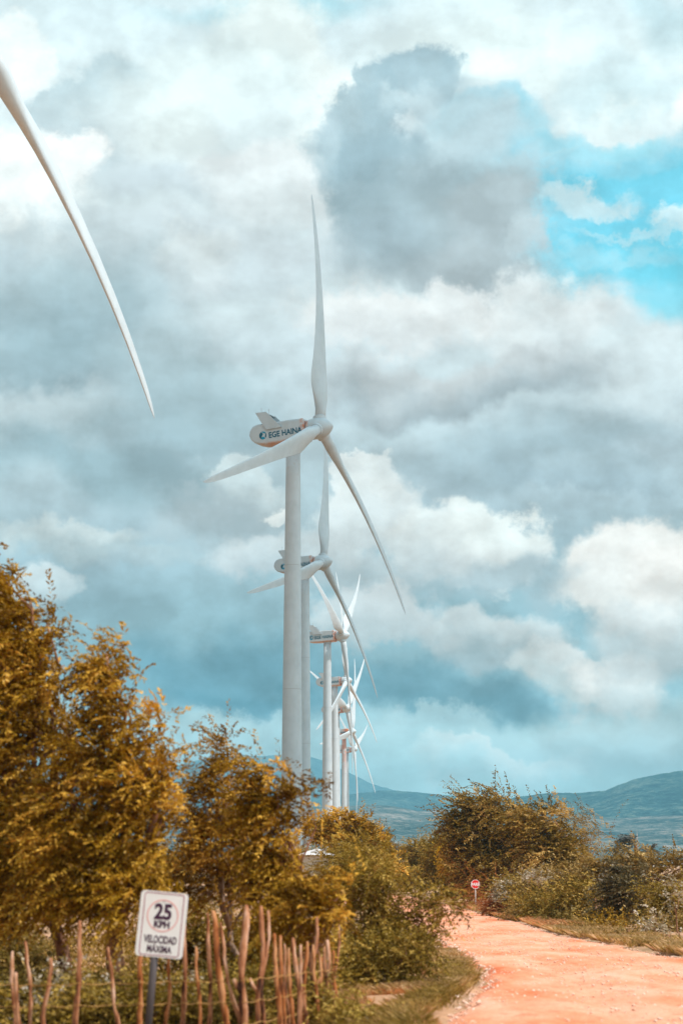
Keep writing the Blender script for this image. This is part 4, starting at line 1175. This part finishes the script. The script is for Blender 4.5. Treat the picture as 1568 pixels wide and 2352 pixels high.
for i, (tx, ty, bx, y, th, mt_, bend, br, lab) in enumerate(STAKES):
    rs = random.Random(500 + i)
    top = at(tx, ty, y); bot = at(bx, 2352, y)
    z0 = gz(bot.x, y) - .12
    k = (top.z - z0) / max(.01, (top.z - bot.z)); b = top + (bot - top) * k
    root = empty('fence_stake', (b.x, y, z0 + .12))
    n = 17; pts = []; rr = []
    ph = rs.uniform(0, 6.28)
    for q in range(n + 1):
        t = q / n; p = b.lerp(top, t)
        am = bend * .035 * math.sin(math.pi * t) if q < n else 0
        p.x += am * math.sin(t * 7 + ph) * 1.6 + rs.uniform(-1, 1) * .007; p.y += am * math.cos(t * 5 + ph)
        pts.append(p - root.location)
        rr.append(th * .78 * (1.05 - .35 * t) * (.78 + .42 * rs.random()))
    rr[-1] *= .75
    pts.append(pts[-1] + Vector((0, 0, th * .35))); rr.append(th * .25)
    mb = MB(); mb.tube(pts, rr, 9)
    st = mb.build('stick', MATS[mt_], root, smooth=True)
    if br:
        q = MB(); a = pts[8]
        s = -1 if i != 21 else 1
        q.tube([a, a + Vector((s * .06, 0, .06)), a + Vector((s * .10, .01, .15))], [th * .6, th * .5, th * .35], 7)
        q.build('branch_stub', MATS[mt_], root, smooth=True)
    tag(root, lab, 'fence stake', 'rough stakes of the wire fence')
    heads[i] = (b, top)
# strands of wire
order = [0, 2, 3, 4, 5, 6, 7, 8, 9, 11, 12, 13, 14, 16, 17, 18, 19, 20, 22, 23]
WL = [((0, 2262), (560, 2250), (640, 2240), (700, 2232), (775, 2224)),
      ((0, 2312), (560, 2300), (650, 2288), (720, 2272), (775, 2262)),
      ((0, 2380), (500, 2362), (600, 2345), (700, 2325), (775, 2310))]
for wi, (line, lab) in enumerate(zip(WL, ['topmost rusty wire strand strung across the fence stakes', 'middle rusty wire strand of the stake fence', 'lowest rusty wire strand near the bottom edge of the photo'])):
    xs_ = [a for a, b_ in line]; ys_ = [b_ for a, b_ in line]
    pts = [at(-260, ys_[0], 23.4)]
    for s in order:
        b, top = heads[s]; tx, ty, bx, y = STAKES[s][:4]
        pxm = (tx + bx) / 2; pyy = np.interp(pxm, xs_, ys_)
        p = at(pxm, pyy, y - STAKES[s][4] - .012)
        pts.append(p)
    pts.append(at(805, ys_[-1] - 8, 34))
    fine = []
    for a, b_ in zip(pts[:-1], pts[1:]):
        for q in range(4):
            t = q / 4; p = a.lerp(b_, t); p.z -= .022 * math.sin(math.pi * t); fine.append(p)
    fine.append(pts[-1])
    mb = MB(); mb.tube(fine, .0042, 5)
    rs = random.Random(wi)
    for k in range(0, len(fine) - 1, 3):   # barbs
        p = fine[k]; mb.tube([p + Vector((-.012, 0, -.02)), p + Vector((.012, 0, .02))], .003, 4); mb.tube([p + Vector((.012, 0, -.018)), p + Vector((-.012, 0, .018))], .003, 4)
    tag(mb.build('fence_wire', MATS['wire_rust']), lab, 'wire', 'wire strands of the stake fence')
# thin pale stakes on the right verge
for i, (px, top_, bot_, y) in enumerate([(1366,2062,2120,88),(1374,2070,2124,87),(1381,2058,2126,86),(1389,2066,2130,85),(1397,2075,2128,84)]):
    a = at(px, top_, y); b = foot(px + (i % 2) * 3, y)
    mb = MB(); mb.tube([b - Vector((0, 0, .1)), (a + b) / 2 + Vector((.03 * (-1) ** i, 0, 0)), a], [.055, .05, .035], 7)
    o = mb.build('fence_stake', MATS['stick_wood'], smooth=True)
    tag(o, ['leftmost', 'second from left', 'middle tallest', 'fourth from left', 'rightmost'][i] + ' of the five thin pale stakes among the right verge bushes', 'fence stake', 'thin pale stakes on the right verge')

# ------------------------------------------------------------------ signs
def paint(name, c, rough=.5):
    return simple(name, [(.3, tuple(v * .92 for v in c)), (.7, c)], 4, rough)
paint('sign_white', (.82, .80, .78)); paint('sign_dark', (.06, .018, .05)); paint('sign_maroon', (.30, .03, .09)); paint('sign_ring', (.80, .38, .36)); paint('sign_red', (.78, .025, .02))
paint('post_grey', (.10, .08, .08)); paint('pole_steel', (.55, .48, .44), .4)

def rrect(w, h, r, n=6):
    pts = []
    for (cx, cy, a0) in ((w / 2 - r, h / 2 - r, 0), (-w / 2 + r, h / 2 - r, 90), (-w / 2 + r, -h / 2 + r, 180), (w / 2 - r, -h / 2 + r, 270)):
        for k in range(n + 1):
            a = math.radians(a0 + 90 * k / n); pts.append((cx + r * math.cos(a), cy + r * math.sin(a)))
    return pts
def ringmesh(outer, inner, y0, y1):
    mb = MB(); n = len(outer)
    v = [(a, y0, b) for a, b in outer] + [(a, y0, b) for a, b in inner] + [(a, y1, b) for a, b in outer] + [(a, y1, b) for a, b in inner]
    f = []
    for k in range(n):
        j = (k + 1) % n
        f += [(k, j, n + j, n + k), (2 * n + k, 3 * n + k, 3 * n + j, 2 * n + j), (k, 2 * n + k, 2 * n + j, j), (n + k, n + j, 3 * n + j, 3 * n + k)]
    mb.add(v, f); return mb
YS = 23.0
ks = YS / F_PX * 1.012
W_, H_ = 106 * ks, 143 * ks
cpt = at(372, 2123.5, YS)
pb = at(340, 2352, YS + .06)
kk = (cpt.z - (gz(0, YS) - .2)) / (cpt.z - pb.z)
bpt = at(357, 2200, YS + .04) + (pb - at(357, 2200, YS + .04)) * 1.9
bpt = at(330, 2352 + (2 - 0) * 0 + 60, YS + .06)
root = empty('speed_sign', (bpt.x, YS, gz(bpt.x, YS)))
tag(root, 'white 25 kph maximum speed sign leaning on its dark post in front of the fence', 'speed sign')
pl = MB(); pl.prism(rrect(W_, H_, .045), -.003, .003)
plate = pl.build('plate', MATS['sign_white'], root)
plate.location = cpt - root.location; plate.rotation_euler = (0, math.radians(5.2), math.radians(-3))
def on(mbx, name, mat): return mbx.build(name, MATS[mat], plate)
bw = W_ - .035 * 1; o1 = rrect(W_ * .84, H_ * .955, .03); i1 = rrect(W_ * .84 - .016, H_ * .955 - .016, .024)
on(ringmesh(o1, i1, -.0055, -.0028), 'border_line', 'sign_maroon')
circ = lambda r, cy, n=48: [(r * math.cos(2 * math.pi * k / n), cy + r * math.sin(2 * math.pi * k / n)) for k in range(n)]
on(ringmesh(circ(.183, H_ * .135), circ(.170, H_ * .135), -.0055, -.0028), 'ring', 'sign_ring')
rt = (math.pi / 2, 0, 0)
text_obj('lettering', '25', .240, MATS['sign_dark'], plate, (0, -.004, H_ * .085), rt, .009, fit=W_ * .37)
text_obj('lettering', 'KPH', .100, MATS['sign_dark'], plate, (0, -.004, H_ * -.045), rt, .005, fit=W_ * .33)
text_obj('lettering', 'VELOCIDAD', .118, MATS['sign_dark'], plate, (0, -.004, H_ * -.285), rt, .003, fit=W_ * .69)
text_obj('lettering', 'MÁXIMA', .108, MATS['sign_dark'], plate, (0, -.004, H_ * -.425), rt, .003, fit=W_ * .52)
pm = MB()
pt_, pb_ = at(366, 2070, YS + .045) - root.location, at(333, 2352 + 60, YS + .045) - root.location
pb_.z = min(pb_.z, -.1)
pm.tube([pb_, pt_], .043, 12); pm.build('post', MATS['post_grey'], root, smooth=True)
for zz in (-.26, .26):
    bm_ = MB(); bm_.lathe([(.010, -.008), (.010, -.003), (.006, -.002)], 10); q = bm_.build('bolt', MATS['metal_rod'], plate); q.location = (0, -.001, zz); q.rotation_euler = (-math.pi / 2, 0, 0)

YP = 131.0
sp = foot(1090.5, YP); c = at(1090, 2031, YP) - sp
root = empty('stop_sign', sp); tag(root, 'small red octagonal stop sign reading PARE at the bend of the road', 'stop sign')
mb = MB(); mb.tube([(0, 0, -.2), (0, 0, c.z + .2)], .038, 10); mb.build('pole', MATS['pole_steel'], root, smooth=True)
R8 = .315
octo = lambda r: [(r * math.cos(math.radians(22.5 + 45 * k)), r * math.sin(math.radians(22.5 + 45 * k))) for k in range(8)]
mb = MB(); mb.prism(octo(R8), -.004, .004); face = mb.build('plate', MATS['sign_red'], root); face.location = (0, -.05, c.z); face.rotation_euler = (0, 0, math.radians(4))
ringmesh(octo(R8 * .985), octo(R8 * .90), -.008, -.003).build('border_line', MATS['sign_white'], face)
text_obj('lettering', 'PARE', .27, MATS['sign_white'], face, (0, -.006, -.095), rt, .010, fit=.52)

# ------------------------------------------------------------------ small house behind the trees
simple('roof_metal', [(.3, (.50, .44, .42)), (.5, (.66, .60, .57)), (.7, (.76, .70, .66))], 1.2, .5, stretch=(1, 1, .3))
simple('wall_plaster', [(.3, (.45, .38, .30)), (.7, (.55, .47, .38))], 1.5, .9)
YH = 108; hc = at(727, 1975, YH); g0 = gz(hc.x, YH)
root = empty('house', (hc.x, YH, g0)); tag(root, 'small hut with pale metal hip roof showing above the golden bush', 'house')
top_z = at(724, 1949, YH).z - g0; ev = at(727, 1964, YH).z - g0
hw = 1.05; mb = MB()
mb.add([(-hw, -hw, ev), (hw, -hw, ev), (hw, hw, ev), (-hw, hw, ev), (-.08, 0, top_z), (.08, 0, top_z)], [(0, 1, 5, 4), (1, 2, 5), (2, 3, 4, 5), (3, 0, 4), (0, 3, 2, 1)])
for q in range(7):
    x = -hw * .8 + q * hw * .266; s = 1 - abs(x) / hw
    mb.tube([(x, -hw + .01, ev + .012), (x * .98, -hw + hw * s * .97, ev + (top_z - ev) * s * .97 + .012)], .012, 4)
rf = mb.build('roof', MATS['roof_metal'], root)
mb = MB(); mb.tube([(0, 0, top_z - .02), (0, 0, top_z + .05)], [.06, .01], 8); mb.build('ridge_cap', MATS['roof_metal'], rf)
mb = MB(); mb.box((0, 0, ev / 2 - .02), (hw * .82, hw * .82, ev / 2 - .02)); wl = mb.build('wall', MATS['wall_plaster'], root)
mb = MB(); mb.box((0, -hw * .82 - .01, ev * .32), (.3, .02, ev * .32)); mb.build('door', MATS['dark_grille'], root)

# ------------------------------------------------------------------ far lattice masts
for (px, top_, y, lab) in ((965, 1925, 700, 'thin pale radio mast on the plain left of the large windswept tree'), (1464, 1915, 760, 'thin pale radio mast behind the dark windswept palm')):
    b = foot(px, y); h = at(px, top_, y).z - b.z
    root = empty('radio_mast', b); mb = MB()
    for k in range(3):
        a = k * 2.094; mb.tube([(.9 * math.cos(a), .9 * math.sin(a), 0), (.15 * math.cos(a), .15 * math.sin(a), h)], .06, 4)
        for q in range(12):
            z0, z1 = h * q / 12, h * (q + 1) / 12; f0, f1 = .9 - .75 * q / 12, .9 - .75 * (q + 1) / 12
            mb.tube([(f0 * math.cos(a), f0 * math.sin(a), z0), (f1 * math.cos(a + 2.094), f1 * math.sin(a + 2.094), z1)], .035, 4)
    mb.build('lattice', MATS['pole_steel'], root); mb = MB(); mb.tube([(0, 0, h), (0, 0, h + 1.6)], .05, 5); mb.build('antenna', MATS['pole_steel'], root)
    tag(root, lab, 'radio mast')
# pale stone by the left road edge
for (px, py, s, lab) in ((1058, 2257, .11, 'flat pale stone lying in the dirt beside the grass tongue'), (1078, 2243, .06, 'smaller pale stone above the flat pale stone'), (1050, 2296, .07, 'small stone nearest the bottom edge on the bare dirt')):
    r = ray(px, py); y = 33.0
    for _ in range(20): y = (CAM_Z - gz(0, y) - .05) / -(r.z / r.y)
    p = at(px, py, y); bm = bmesh.new(); bmesh.ops.create_icosphere(bm, subdivisions=2, radius=s)
    rs = random.Random(px)
    for v in bm.verts: v.co *= rs.uniform(.8, 1.15); v.co.z *= .42
    me = bpy.data.meshes.new('stone'); bm.to_mesh(me); bm.free(); me.materials.append(MATS['gravel'])
    o = bpy.data.objects.new('stone', me); COL.objects.link(o); o.location = (p.x, y, gz(p.x, y) + .03); tag(o, lab, 'stone')
